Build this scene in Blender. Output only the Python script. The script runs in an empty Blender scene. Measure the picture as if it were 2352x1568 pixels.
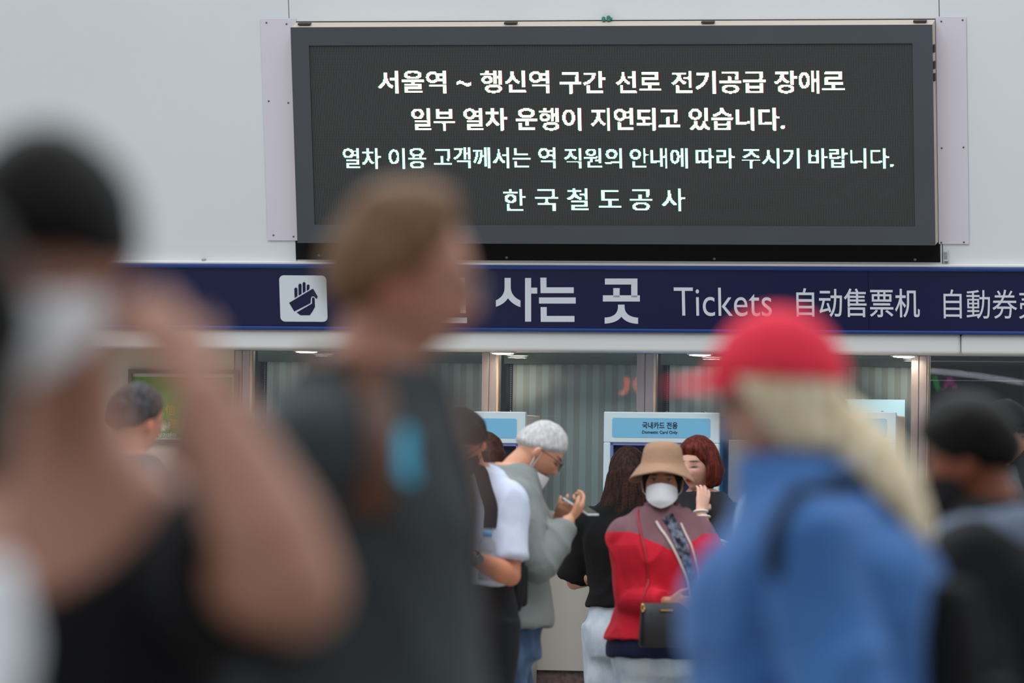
import bpy, math, random
from mathutils.bvhtree import BVHTree
import numpy as np
from mathutils import Vector, Matrix, Euler
PI = math.pi
SC = bpy.context.scene
COL = SC.collection

# ------------------------------------------------------------------ camera, light, exposure
FPX = 13067.0                                  # focal length in pixels (200 mm on 36 mm)
CAMZ, PITCH, ROLL = 1.34, 0.0292, 0.0135
CAM = Vector((0, 0, CAMZ))
RC = Euler((PI / 2 + PITCH, 0, 0)).to_matrix() @ Matrix.Rotation(ROLL, 3, 'Z')
cd = bpy.data.cameras.new('camera'); cam = bpy.data.objects.new('camera', cd); COL.objects.link(cam)
cam.matrix_world = Matrix.Translation(CAM) @ RC.to_4x4()
cd.lens = 200; cd.sensor_width = 36; cd.clip_end = 200
cd.dof.use_dof = True; cd.dof.focus_distance = 26.2; cd.dof.aperture_fstop = 2.7
SC.camera = cam
vs = SC.view_settings
vs.view_transform = 'Standard'; vs.look = 'None'; vs.gamma = 1; vs.use_curve_mapping = False
vs.exposure = 0.0

world = bpy.data.worlds.new('hall_daylight'); SC.world = world; world.use_nodes = True
wt = world.node_tree; wt.nodes.clear()
def wn(t): return wt.nodes.new(t)
tc = wn('ShaderNodeTexCoord'); sx = wn('ShaderNodeSeparateXYZ'); wt.links.new(tc.outputs['Generated'], sx.inputs[0])
rz = wn('ShaderNodeValToRGB'); wt.links.new(sx.outputs['Z'], rz.inputs[0])
rz.color_ramp.elements[0].position = 0.0; rz.color_ramp.elements[0].color = (0.30, 0.32, 0.34, 1)
rz.color_ramp.elements[1].position = 0.9; rz.color_ramp.elements[1].color = (1.05, 1.08, 1.10, 1)
e = rz.color_ramp.elements.new(0.35); e.color = (0.62, 0.65, 0.67, 1)
mr = wn('ShaderNodeMapRange'); wt.links.new(sx.outputs['Y'], mr.inputs[0])      # glazed ends of the hall are brighter than the hall's depth
mr.inputs[1].default_value = -0.9; mr.inputs[2].default_value = 0.1; mr.inputs[3].default_value = 0.30; mr.inputs[4].default_value = 1.0
mx = wn('ShaderNodeMapRange'); wt.links.new(sx.outputs['X'], mx.inputs[0])
mx.inputs[1].default_value = -1; mx.inputs[2].default_value = 1; mx.inputs[3].default_value = 1.12; mx.inputs[4].default_value = 0.92
mm = wn('ShaderNodeMath'); mm.operation = 'MULTIPLY'; wt.links.new(mr.outputs[0], mm.inputs[0]); wt.links.new(mx.outputs[0], mm.inputs[1])
bg = wn('ShaderNodeBackground'); wt.links.new(rz.outputs[0], bg.inputs[0])
m2 = wn('ShaderNodeMath'); m2.operation = 'MULTIPLY'; wt.links.new(mm.outputs[0], m2.inputs[0]); m2.inputs[1].default_value = 1.9
wt.links.new(m2.outputs[0], bg.inputs[1])
wo = wn('ShaderNodeOutputWorld'); wt.links.new(bg.outputs[0], wo.inputs[0])

def area(name, loc, target, size, power, color):
    l = bpy.data.lights.new(name, 'AREA'); l.energy = power; l.color = color; l.shape = 'RECTANGLE'; l.size, l.size_y = size
    o = bpy.data.objects.new(name, l); COL.objects.link(o); o.location = loc
    o.rotation_euler = (Vector(target) - Vector(loc)).to_track_quat('-Z', 'Y').to_euler(); return o
area('overhead_fill', (-0.5, 17, 9.0), (0.5, 20, 0), (9, 8), 700, (0.93, 0.97, 1.0))          # added overhead fill lamp: brightens the wall and backlights the walkers

# ------------------------------------------------------------------ small helpers
def s2l(c):
    return tuple(((x / 255) / 12.92 if x / 255 <= 0.04045 else ((x / 255 + 0.055) / 1.055) ** 2.4) for x in c)
MATS = {}
def mat(name, rgb, rough=0.6, metal=0.0, spec=0.4, var=0.0, vscale=(8, 8, 8), bump=0.0, bscale=60, emit=None, sheen=0.0, rgb2=None, distort=0.0):
    if name in MATS: return MATS[name]
    m = bpy.data.materials.new(name); m.use_nodes = True; MATS[name] = m
    t = m.node_tree; b = t.nodes['Principled BSDF']
    c = s2l(rgb) + (1,)
    b.inputs['Base Color'].default_value = c
    b.inputs['Roughness'].default_value = rough; b.inputs['Metallic'].default_value = metal
    b.inputs['Specular IOR Level'].default_value = spec
    if sheen: b.inputs['Sheen Weight'].default_value = sheen
    if emit is not None:
        b.inputs['Emission Color'].default_value = c; b.inputs['Emission Strength'].default_value = emit
    if var or bump or rgb2:
        tx = t.nodes.new('ShaderNodeTexCoord')
        mp = t.nodes.new('ShaderNodeMapping'); mp.inputs['Scale'].default_value = vscale
        t.links.new(tx.outputs['Object'], mp.inputs[0])
        nz = t.nodes.new('ShaderNodeTexNoise'); nz.inputs['Scale'].default_value = 1; nz.inputs['Detail'].default_value = 4; nz.inputs['Distortion'].default_value = distort
        t.links.new(mp.outputs[0], nz.inputs[0])
        if var or rgb2:
            mi = t.nodes.new('ShaderNodeMix'); mi.data_type = 'RGBA'
            mi.inputs[6].default_value = c
            mi.inputs[7].default_value = s2l(rgb2) + (1,) if rgb2 else tuple(x * (1 - var) for x in c[:3]) + (1,)
            rp = t.nodes.new('ShaderNodeValToRGB'); rp.color_ramp.elements[0].position = 0.38; rp.color_ramp.elements[1].position = 0.66
            t.links.new(nz.outputs[0], rp.inputs[0]); t.links.new(rp.outputs[0], mi.inputs[0]); t.links.new(mi.outputs[2], b.inputs['Base Color'])
        if bump:
            n2 = t.nodes.new('ShaderNodeTexNoise'); n2.inputs['Scale'].default_value = bscale; n2.inputs['Detail'].default_value = 3
            t.links.new(tx.outputs['Object'], n2.inputs[0])
            bp = t.nodes.new('ShaderNodeBump'); bp.inputs['Strength'].default_value = bump; bp.inputs['Distance'].default_value = 0.01
            t.links.new(n2.outputs[0], bp.inputs['Height']); t.links.new(bp.outputs[0], b.inputs['Normal'])
    return m

class G:
    """collects vertices and faces of one mesh"""
    def __init__(s): s.v = []; s.f = []; s.mi = []; s.cur = 0
    def add(s, vs_, fs_):
        o = len(s.v); s.v += [tuple(x) for x in vs_]
        for f in fs_: s.f.append(tuple(i + o for i in f)); s.mi.append(s.cur)
    def box(s, lo, hi, M=None):
        x0, y0, z0 = lo; x1, y1, z1 = hi
        v = [Vector(p) for p in ((x0,y0,z0),(x1,y0,z0),(x1,y1,z0),(x0,y1,z0),(x0,y0,z1),(x1,y0,z1),(x1,y1,z1),(x0,y1,z1))]
        if M is not None: v = [M @ p for p in v]
        s.add(v, ((0,3,2,1),(4,5,6,7),(0,1,5,4),(1,2,6,5),(2,3,7,6),(3,0,4,7))); return s
    def prism(s, poly, z0, z1):
        n = len(poly)
        v = [(x, y, z0) for x, y in poly] + [(x, y, z1) for x, y in poly]
        s.add(v, [tuple(range(n))[::-1], tuple(range(n, 2 * n))] + [(i, (i+1) % n, n + (i+1) % n, n + i) for i in range(n)]); return s
    def rings(s, R, closed=True, caps=True):
        n = len(R[0]); v = [p for r in R for p in r]; f = []
        for i in range(len(R) - 1):
            for j in range(n if closed else n - 1):
                k = (j + 1) % n; f.append((i*n+j, i*n+k, (i+1)*n+k, (i+1)*n+j))
        if caps and closed:
            f.append(tuple(range(n))[::-1]); f.append(tuple(range((len(R)-1)*n, len(R)*n)))
        s.add(v, f); return s
    def tube(s, pts, rad, side=None, n=14, rnd=True):
        P = [Vector(p) for p in pts]; m = len(P)
        if not isinstance(rad, (list, tuple)): rad = [rad] * m
        rad = [(r, r) if not isinstance(r, (list, tuple)) else tuple(r) for r in rad]
        T = [((P[min(i+1, m-1)] - P[max(i-1, 0)]).normalized()) for i in range(m)]
        ref = Vector(side) if side is not None else (Vector((0,0,1)) if abs(T[0].z) < 0.8 else Vector((1,0,0)))
        if rnd:
            e0, e1 = max(rad[0]) * .5, max(rad[-1]) * .5
            k0, k1 = min(rad[0]) * .75, min(rad[-1]) * .75
            P = [P[0] - T[0]*k0, P[0] - T[0]*k0*.55] + P + [P[-1] + T[-1]*k1*.55, P[-1] + T[-1]*k1]
            q = lambda r, k: (r[0]*k, r[1]*k)
            rad = [q(rad[0], .3), q(rad[0], .8)] + rad + [q(rad[-1], .8), q(rad[-1], .3)]
            T = [T[0], T[0]] + T + [T[-1], T[-1]]; m += 4
        R = []; u = None
        for i in range(m):
            t = T[i]
            u = (ref - t * ref.dot(t)) if (u is None or side is not None) else (u - t * u.dot(t))
            if u.length < 1e-5: u = t.orthogonal()
            u.normalize(); w = t.cross(u)
            R.append([P[i] + u * (math.cos(a) * rad[i][0]) + w * (math.sin(a) * rad[i][1]) for a in (2*PI*k/n for k in range(n))])
        return s.rings(R)
    def lathe(s, prof, n=28, M=None, ang=None):
        R = []
        for r, z in prof:
            ring = [Vector((r*math.cos(a), r*math.sin(a), z)) for a in (2*PI*k/n for k in range(n))]
            R.append([M @ p for p in ring] if M is not None else ring)
        return s.rings(R)
    def ball(s, c, r, M=None, n=16):
        r = (r, r, r) if not isinstance(r, (list, tuple)) else r
        prof = [(math.sin(t), -math.cos(t)) for t in (PI * (i + .5) / 12 for i in range(12))]
        R = [[Vector((c[0] + q*math.cos(a)*r[0], c[1] + q*math.sin(a)*r[1], c[2] + z*r[2])) for a in (2*PI*k/n for k in range(n))] for q, z in prof]
        if M is not None: R = [[M @ p for p in x] for x in R]
        return s.rings(R)
    def mesh(s, name):
        me = bpy.data.meshes.new(name); me.from_pydata(s.v, [], s.f)
        me.polygons.foreach_set('material_index', s.mi); me.update(); return me

def link(name, me, m=None, parent=None, M=None, smooth=False):
    o = bpy.data.objects.new(name, me); COL.objects.link(o)
    if m is not None:
        for x in (m if isinstance(m, (list, tuple)) else [m]): me.materials.append(x)
    if parent is not None: o.parent = parent
    if M is not None: o.matrix_local = M
    if smooth: me.polygons.foreach_set('use_smooth', [True] * len(me.polygons))
    return o
def build(name, g, m, parent=None, M=None, smooth=False, bevel=0.0, seg=2):
    o = link(name, g.mesh(name), m, parent, M, smooth)
    if bevel:
        b = o.modifiers.new('bevel', 'BEVEL'); b.width = bevel; b.segments = seg; b.limit_method = 'ANGLE'; b.angle_limit = 0.6
    return o
def tag(o, label, cat, group=None, kind=None):
    o['label'] = label; o['category'] = cat
    if group: o['group'] = group
    if kind: o['kind'] = kind
    return o
def struct(o): o['kind'] = 'structure'; return o
def empty(name, M=None, parent=None):
    o = bpy.data.objects.new(name, None); COL.objects.link(o); o.empty_display_size = 0.1
    if parent is not None: o.parent = parent
    if M is not None: o.matrix_world = M
    return o

def ray(u, v): return RC @ Vector(((u - 1176) / FPX, -(v - 784) / FPX, -1))
def P(u, v, d): return CAM + ray(u, v) * d            # a point of the place seen at photo pixel (u, v), d metres away

# ------------------------------------------------------------------ the wall's own frames
PSI, TILT = 0.207, math.radians(11)
Wv = Vector((math.cos(PSI), -math.sin(PSI), 0)); Nv = Vector((-math.sin(PSI), -math.cos(PSI), 0)); UP = Vector((0, 0, 1))
def frame(o, x, y, z):
    M = Matrix.Identity(4)
    for i, a in enumerate((x, y, z)): M.col[i][:3] = a
    M.col[3][:3] = o; return M
def hit(u, v, p0, n):
    r = ray(u, v); return CAM + r * ((p0 - CAM).dot(n) / r.dot(n))
WO = Vector((0, 26.7, 0))                       # glass line of the ticket hall front
MW = frame(WO, Wv, UP, Nv)                      # x along the wall, y up, z out towards the hall
def w2(u, v, n=0.0):
    q = hit(u, v, WO + Nv * n, Nv) - WO; return q.dot(Wv), q.z
OV = 0.35                                        # overhang of the fascia
ZB = w2(1176, 806, OV)[1]
Tv = UP * math.cos(TILT) + Nv * math.sin(TILT); NF = Nv * math.cos(TILT) - UP * math.sin(TILT)
FO = WO + Nv * OV + UP * ZB
MF = frame(FO, Wv, Tv, NF)                       # fascia frame: x along, y up the leaning face, z out
def f2(u, v, z=0.0):
    q = hit(u, v, FO + NF * z, NF) - FO; return q.dot(Wv), q.dot(Tv)

# materials of the setting
M_wall = mat('white_wall_panel', (220, 225, 229), .55, spec=.3, var=.03, vscale=(1.2, 1.2, 1.2))
M_beam = mat('white_beam', (228, 229, 228), .5, spec=.3)
M_plate = mat('lilac_plate', (214, 210, 222), .5, spec=.3)
M_navy = mat('navy_sign', (12, 19, 66), .35, spec=.4, var=.06, vscale=(2, 2, 2))
M_rail = mat('blue_rail', (20, 56, 126), .35, spec=.5)
M_letter = mat('sign_white', (214, 222, 230), .45)
M_frame = mat('charcoal_frame', (72, 77, 84), .5, spec=.4, var=.08, vscale=(2, 2, 2))
M_lid = mat('display_case', (205, 190, 176), .45)
M_black = mat('black_sheet', (13, 13, 13), .6, spec=.2)
M_steel = mat('mullion_steel', (186, 176, 176), .38, metal=.6, var=.08, vscale=(60, 2, 60))
M_lip = mat('steel_lip', (232, 214, 196), .35, metal=.3)
M_screw = mat('screw_steel', (120, 118, 115), .35, metal=.9)
M_beige = mat('beige_panel', (206, 198, 184), .55, var=.03, vscale=(2, 2, 2))
M_sill = mat('sill_beige', (225, 215, 200), .4)
M_granite = mat('red_granite', (128, 104, 98), .5, var=.45, vscale=(40, 40, 40))
M_floor = mat('grey_stone_floor', (150, 146, 140), .35, var=.12, vscale=(3, 3, 3))
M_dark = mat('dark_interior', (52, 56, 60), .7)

def rect(g, a, b, z0, z1):
    (x0, y0), (x1, y1) = a, b
    g.box((min(x0, x1), min(y0, y1), z0), (max(x0, x1), max(y0, y1), z1)); return g

# floor
g = G(); g.box((-12, -3, -0.2), (12, 32, 0)); struct(build('floor', g, M_floor))
# fascia wall: three panels with open joints, leaning over the hall
xs = [-7.5, f2(663, 20)[0], f2(2157, 20)[0], 7.5]
yb = f2(1176, 604)[1]
g = G()
for i in range(3): g.box((xs[i] + .002, yb, -.06), (xs[i+1] - .002, 3.4, 0))
g.cur = 1; g.box((-7.5, 0, -.12), (7.5, 3.4, -.061))
struct(build('wall_back', g, [M_wall, M_dark], M=MF))
# beam under the sign
g = G(); xj = f2(2207, 780)[0]; y1 = f2(1176, 758)[1]
g.box((-7.5, 0, -.06), (xj - .001, y1, .02)); g.box((xj + .001, 0, -.06), (7.5, y1, .02))
struct(build('trim_1', g, M_beam, M=MF, bevel=.018, seg=4))
# thin white ledge above the sign
g = G(); ys = f2(1176, 607)[1]; g.box((-7.5, ys, 0), (7.5, ys + .012, .03)); struct(build('trim_2', g, M_beam, M=MF, bevel=.003))
# soffit
g = G(); g.box((-7.5, ZB + .003, -.02), (7.5, ZB + .06, OV - .01)); struct(build('ceiling', g, M_beam, M=MW))

# ---- sign band
sign = tag(empty('ticket_sign', MF), 'long navy sign band with white lettering and a hand pictogram above the ticket windows', 'sign')
yt, ybm = f2(1176, 607)[1], f2(1176, 758)[1]
rt = f2(1176, 616)[1]; rb = f2(1176, 750)[1]
xj = f2(1997, 690)[0]
g = G(); g.box((-6.5, rb, 0), (xj - .0007, rt, .03)); g.box((xj + .0007, rb, 0), (6.5, rt, .03)); build('panel', g, M_navy, sign)
for a, b in ((rt, yt), (ybm, rb)):
    g = G(); g.box((-6.5, a, 0), (6.5, b, .042)); build('rail', g, M_rail, sign, bevel=.006, seg=3)
ZS = .0305
def poly_mesh(name, polys, m, parent, z0=ZS, z1=ZS + .002):
    g = G()
    for p in polys: g.prism(p, z0, z1)
    return build(name, g, m, parent)
def px5(pts): return [f2(1080 + x / 4.9, 560 + y / 4.9, ZS) for x, y in pts]
def arc(p0, c, p1, n=8):
    return [((1-t)**2*p0[0] + 2*t*(1-t)*c[0] + t*t*p1[0], (1-t)**2*p0[1] + 2*t*(1-t)*c[1] + t*t*p1[1]) for t in (i / n for i in range(n + 1))]
sa = [(388, 382)] + arc((388, 490), (388, 590), (290, 634)) + [(290, 706)] + arc((290, 706), (380, 680), (426, 610))[1:] + arc((426, 610), (475, 680), (566, 710))[1:] + [(566, 636)] + arc((566, 636), (460, 590), (457, 490))[1:] + [(457, 382)]
def B5(x0, y0, x1, y1): return [(x0, y0), (x0, y1), (x1, y1), (x1, y0)]
word = [sa, B5(618, 383, 686, 873), B5(684, 492, 755, 558), [(790, 379), (793, 553), (1166, 553), (1166, 488), (859, 488), (859, 379)], B5(775, 602, 1188, 670), [(793, 710), (795, 876), (1174, 876), (1174, 810), (862, 810), (862, 710)]]
for ch, nm in ((word, 'lettering'),):
    poly_mesh(nm, [px5(p)[::-1] if False else px5(p) for p in ch], M_letter, sign)
got = [[(1517, 389), (1517, 456), (1813, 456), (1813, 600), (1883, 600), (1883, 389)], B5(1611, 497, 1683, 600), B5(1494, 578, 1910, 647),
       [(1664, 683)] + arc((1664, 715), (1655, 825), (1514, 828)) + [(1514, 896)] + arc((1514, 896), (1650, 890), (1702, 818))[1:] + arc((1702, 818), (1760, 895), (1890, 898))[1:] + [(1890, 830)] + arc((1890, 830), (1745, 820), (1738, 715))[1:] + [(1738, 683)]]
poly_mesh('lettering', [px5(p) for p in got], M_letter, sign)
def text_mesh(s, offset=0.0, extrude=0.0):
    c = bpy.data.curves.new('t', 'FONT'); c.body = s; c.size = 1; c.offset = offset; c.extrude = extrude; c.resolution_u = 6
    o = bpy.data.objects.new('t', c); COL.objects.link(o)
    me = bpy.data.meshes.new_from_object(o.evaluated_get(bpy.context.evaluated_depsgraph_get()))
    bpy.data.objects.remove(o); bpy.data.curves.remove(c); return me
def fit_text(name, s, a, b, z, m, parent, offset=0.0, M=None, zs=.004):
    """text s scaled into the rectangle a (lower corner) to b (upper corner)"""
    me = text_mesh(s, offset, .1)
    v = np.empty(len(me.vertices) * 3); me.vertices.foreach_get('co', v); v = v.reshape(-1, 3)
    lo, hi = v.min(0), v.max(0)
    v[:, 0] = a[0] + (v[:, 0] - lo[0]) / (hi[0] - lo[0]) * (b[0] - a[0])
    v[:, 1] = a[1] + (v[:, 1] - lo[1]) / (hi[1] - lo[1]) * (b[1] - a[1])
    v[:, 2] = z + (v[:, 2] - lo[2]) / .2 * zs
    me.vertices.foreach_set('co', v.ravel()); me.update(); me.name = name
    return link(name, me, m, parent, M)
def ft(s, u0, v0, u1, v1, off):
    return fit_text('lettering', s, f2(u0, v1, ZS), f2(u1, v0, ZS), ZS - .001, M_letter, sign, off)
ft('승차권', 815, 637, 1070, 742, .022)
ft('Tickets', 1549, 661, 1772, 725, -.004)
ft('自动售票机', 1830, 663, 2112, 727, .006)
ft('自動券売機', 2168, 666, 2456, 731, .0)
# pictogram
def rrect(x0, y0, x1, y1, r, n=5):
    p = []
    for cx, cy, a0 in ((x1-r, y1-r, 0), (x0+r, y1-r, PI/2), (x0+r, y0+r, PI), (x1-r, y0+r, 1.5*PI)):
        p += [(cx + r*math.cos(a0 + PI/2*k/n), cy + r*math.sin(a0 + PI/2*k/n)) for k in range(n + 1)]
    return p
a, b = f2(644.5, 738, ZS), f2(749.5, 632.5, ZS)
poly_mesh('pictogram', [rrect(a[0], a[1], b[0], b[1], .022)], M_letter, sign)
def px3(pts): return [f2(560 + x / 2.528, 380 + y / 2.528, ZS) for x, y in pts]
hand = [[(294, 715), (300, 708), (307, 708), (312, 715), (312, 758), (296, 768)], [(318, 692), (324, 685), (331, 685), (336, 692), (336, 745), (319, 754)],
        [(342, 682), (347, 676), (354, 676), (359, 682), (359, 730), (343, 740)], [(366, 696), (371, 690), (378, 690), (383, 696), (381, 718), (366, 727)],
        [(264, 796), (398, 716), (404, 716), (430, 760), (424, 774), (413, 764), (405, 757), (395, 760), (390, 770), (388, 798), (294, 846)],
        [(308, 852), (388, 806), (397, 800), (397, 770), (402, 764), (412, 770), (414, 820), (400, 845), (384, 868), (330, 868)]]
poly_mesh('pictogram_hand', [px3(p) for p in hand], mat('picto_navy', (12, 19, 66), .4), sign, ZS + .0021, ZS + .0035)

# ---- LED display
ZD = .12
disp = tag(empty('led_display', MF), 'large LED message board in a charcoal frame on the white wall above the navy sign', 'display')
L, Rr = (f2(668, 60, ZD)[0] + f2(682, 562, ZD)[0]) / 2, (f2(2144, 57, ZD)[0] + f2(2145, 562, ZD)[0]) / 2
Tt, Bt = (f2(668, 63, ZD)[1] + f2(2144, 57, ZD)[1]) / 2, (f2(682, 557, ZD)[1] + f2(2145, 564, ZD)[1]) / 2
sl, sr = (f2(710, 104, ZD)[0] + f2(722, 517, ZD)[0]) / 2, (f2(2099, 100, ZD)[0] + f2(2099, 520, ZD)[0]) / 2
st, sb = (f2(710, 104, ZD)[1] + f2(2099, 100, ZD)[1]) / 2, (f2(722, 517, ZD)[1] + f2(2099, 520, ZD)[1]) / 2
g = G()                                          # case: sides and a lid that slopes down to the face
lid = .011
prof = [(0.004, Tt + lid), (ZD - .012, Tt), (ZD - .012, Bt), (.004, Bt)]
g.rings([[(x, y, z) for z, y in prof] for x in (L + .001, Rr - .001)]); build('case', g, M_lid, disp)
g = G()
for x0, y0, x1, y1 in ((L, Bt, Rr, sb), (L, st, Rr, Tt), (L, sb, sl, st), (sr, sb, Rr, st)): g.box((x0, y0, ZD - .0119), (x1, y1, ZD))
build('bezel', g, M_frame, disp)
m = bpy.data.materials.new('led_panel'); m.use_nodes = True; t = m.node_tree; b_ = t.nodes['Principled BSDF']
b_.inputs['Roughness'].default_value = .6; b_.inputs['Specular IOR Level'].default_value = .25
tx = t.nodes.new('ShaderNodeTexCoord'); sp = t.nodes.new('ShaderNodeSeparateXYZ'); t.links.new(tx.outputs['Object'], sp.inputs[0])
def chain(sock, ops):
    for op, val in ops:
        k = t.nodes.new('ShaderNodeMath'); k.operation = op; t.links.new(sock, k.inputs[0])
        if val is not None: k.inputs[1].default_value = val
        sock = k.outputs[0]
    return sock
cx_ = chain(sp.outputs['X'], [('MULTIPLY', 1 / .00402), ('FRACT', None), ('LESS_THAN', .42)])
cy_ = chain(sp.outputs['Y'], [('MULTIPLY', 1 / .00402), ('FRACT', None), ('LESS_THAN', .8)])
kk = t.nodes.new('ShaderNodeMath'); kk.operation = 'MULTIPLY'; t.links.new(cx_, kk.inputs[0]); t.links.new(cy_, kk.inputs[1])
mi = t.nodes.new('ShaderNodeMix'); mi.data_type = 'RGBA'; mi.inputs[6].default_value = s2l((36, 38, 39)) + (1,); mi.inputs[7].default_value = s2l((92, 95, 94)) + (1,)
t.links.new(kk.outputs[0], mi.inputs[0]); t.links.new(mi.outputs[2], b_.inputs['Base Color'])
g = G(); g.box((sl, sb, ZD - .0118), (sr, st, ZD - .007)); build('led_panel', g, m, disp)

PITCH_L = .00402
def raster(s, w, h, fat, yb, yt):
    """lit LED cells of a word in a w x h field; yb, yt are the font heights mapped on 0..h"""
    me = text_mesh(s); me.calc_loop_triangles()
    v = np.array([x.co[:2] for x in me.vertices]); tri = np.array([q.vertices[:] for q in me.loop_triangles])
    K = 4; W_, H_ = int(w * K), int(h * K)
    x0, x1 = v[:, 0].min(), v[:, 0].max(); mg = fat
    v = np.stack([(v[:, 0] - x0) / (x1 - x0) * (W_ - 2*mg) + mg, (v[:, 1] - yb) / (yt - yb) * (H_ - 2*mg) + mg], 1)
    im = np.zeros((H_, W_), bool)
    for a_, b2, c_ in v[tri]:
        lo = np.floor(np.minimum(np.minimum(a_, b2), c_)).astype(int).clip(0); hi = np.ceil(np.maximum(np.maximum(a_, b2), c_)).astype(int)
        X, Y = np.meshgrid(np.arange(lo[0], min(hi[0] + 1, W_)) + .5, np.arange(lo[1], min(hi[1] + 1, H_)) + .5)
        if X.size == 0: continue
        def ed(p, q): return (q[0]-p[0])*(Y-p[1]) - (q[1]-p[1])*(X-p[0])
        e0, e1, e2 = ed(a_, b2), ed(b2, c_), ed(c_, a_)
        im[lo[1]:lo[1]+X.shape[0], lo[0]:lo[0]+X.shape[1]] |= ((e0 >= 0) & (e1 >= 0) & (e2 >= 0)) | ((e0 <= 0) & (e1 <= 0) & (e2 <= 0))
    out = np.zeros_like(im); r = int(math.ceil(fat))
    for dy in range(-r, r + 1):
        for dx in range(-r, r + 1):
            if dx*dx*0.8 + dy*dy*1.6 <= fat*fat:
                ys_, xs_ = slice(max(dy, 0), H_ + min(dy, 0)), slice(max(dx, 0), W_ + min(dx, 0))
                yo, xo = slice(max(-dy, 0), H_ + min(-dy, 0)), slice(max(-dx, 0), W_ + min(-dx, 0))
                out[ys_, xs_] |= im[yo, xo]
    h2, w2_ = H_ // K, W_ // K
    return out[:h2*K, :w2_*K].reshape(h2, K, w2_, K).mean((1, 3)) > .5
def emis(name, rgb, k):
    m_ = bpy.data.materials.new(name); m_.use_nodes = True; b2 = m_.node_tree.nodes['Principled BSDF']
    b2.inputs['Base Color'].default_value = (.02, .02, .02, 1); b2.inputs['Emission Color'].default_value = tuple(rgb) + (1,); b2.inputs['Emission Strength'].default_value = k; return m_
LW = [emis('led_green', (.1, 1, .25), 3.4), emis('led_blue', (.75, .9, 1), 4.5), emis('led_red', (1, .08, .05), 3.4)]
LM = [emis('led_mint_green', (.05, 1, .42), 2.6), emis('led_mint_blue', (.62, 1, .92), 3.0), emis('led_mint_red', (.55, .35, .3), 1.6)]
lines = [(160, 215, LW, [('서울역', 868, 1023), ('~', 1050, 1081), ('행신역', 1105, 1261), ('구간', 1287, 1391), ('선로', 1415, 1518), ('전기공급', 1542, 1757), ('장애로', 1780, 1941)]),
         (247, 301, LW, [('일부', 946, 1044), ('열차', 1065, 1164), ('운행이', 1186, 1334), ('지연되고', 1357, 1561), ('있습니다.', 1583, 1803)]),
         (338, 387, LM, [('열차', 788, 874), ('이용', 893, 978), ('고객께서는', 997, 1218), ('역', 1237, 1276), ('직원의', 1296, 1427), ('안내에', 1447, 1579), ('따라', 1599, 1688), ('주시기', 1704, 1836), ('바랍니다.', 1858, 2053)]),
         (431, 485, LM, [('한', 1157, 1207), ('국', 1229, 1280), ('철', 1302, 1351), ('도', 1375, 1426), ('공', 1448, 1499), ('사', 1521, 1574)])]
ZL = ZD - .0068
for v0, v1, LMAT, words in lines:
    g = G()
    for s, u0, u1 in words:
        a, b = f2(u0, v1, ZL), f2(u1, v0, ZL)
        w, h = round((b[0]-a[0]) / PITCH_L), round((b[1]-a[1]) / PITCH_L)
        if s == '~':
            cells = np.zeros((h, w), bool)
            for x in range(w):
                yc = h * .42 + math.sin(2*PI*(x + .5) / w) * 1.6
                for y in range(h): cells[y, x] = abs(y + .5 - yc) < 1.7
        else:
            cells = raster(s, w, h, 2.9 if LMAT is LW else 2.3, -.079, .835)
        ox, oy = round(a[0] / PITCH_L) * PITCH_L, round(a[1] / PITCH_L) * PITCH_L
        for y, x in zip(*np.nonzero(cells)):
            X0, Y0 = ox + x * PITCH_L, oy + y * PITCH_L; d = PITCH_L
            for k, (p, q) in enumerate(((-.12, .3), (.3, .72), (.72, 1.12))):
                g.cur = k; zz = ZL + (0.0002 if k == 1 else 0)
                g.add([(X0+p*d, Y0+.05*d, zz), (X0+q*d, Y0+.05*d, zz), (X0+q*d, Y0+.95*d, zz), (X0+p*d, Y0+.95*d, zz)], [(0, 1, 2, 3)])
    build('message_line', g, LMAT, disp)
M_clip = mat('lid_latch', (70, 62, 58), .5, metal=.5)
for u, v in ((699, 57), (1173, 56), (1626, 54), (2113, 52)):          # latches on the lid
    x, y = f2(u, v, ZD - .04); g = G(); g.box((x - .03, Tt + .007, ZD - .06), (x + .03, Tt + .0165, ZD - .03)); build('latch', g, M_clip, disp, bevel=.002)
for v in (112, 150, 178):
    x, y = f2(2146, v, ZD - .02); g = G(); g.box((Rr - .001, y - .018, ZD - .05), (Rr + .007, y + .018, ZD - .02)); build('hinge', g, M_clip, disp, bevel=.002)

# black backing sheet behind the display
backing = tag(empty('backing_sheet', MF), 'black backing sheet showing as dark strips above and below the LED board', 'panel')
g = G(); a, b = f2(682, 602, .003), f2(2152, 43, .003); y60 = f2(1400, 599, .003)[1]
g.box((a[0] - .004, y60, .0006), (b[0], b[1], .0035)); build('sheet', g, M_black, backing)
for u, v in ((733, 586), (1164, 591), (1641, 594), (2102, 596)):
    x, y = f2(u, v, .004); g = G(); g.lathe([(.0075, 0), (.0075, .003), (.004, .0045)], 12, Matrix.Translation((x, y, .0035))); build('screw', g, M_screw, backing, smooth=True)
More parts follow.
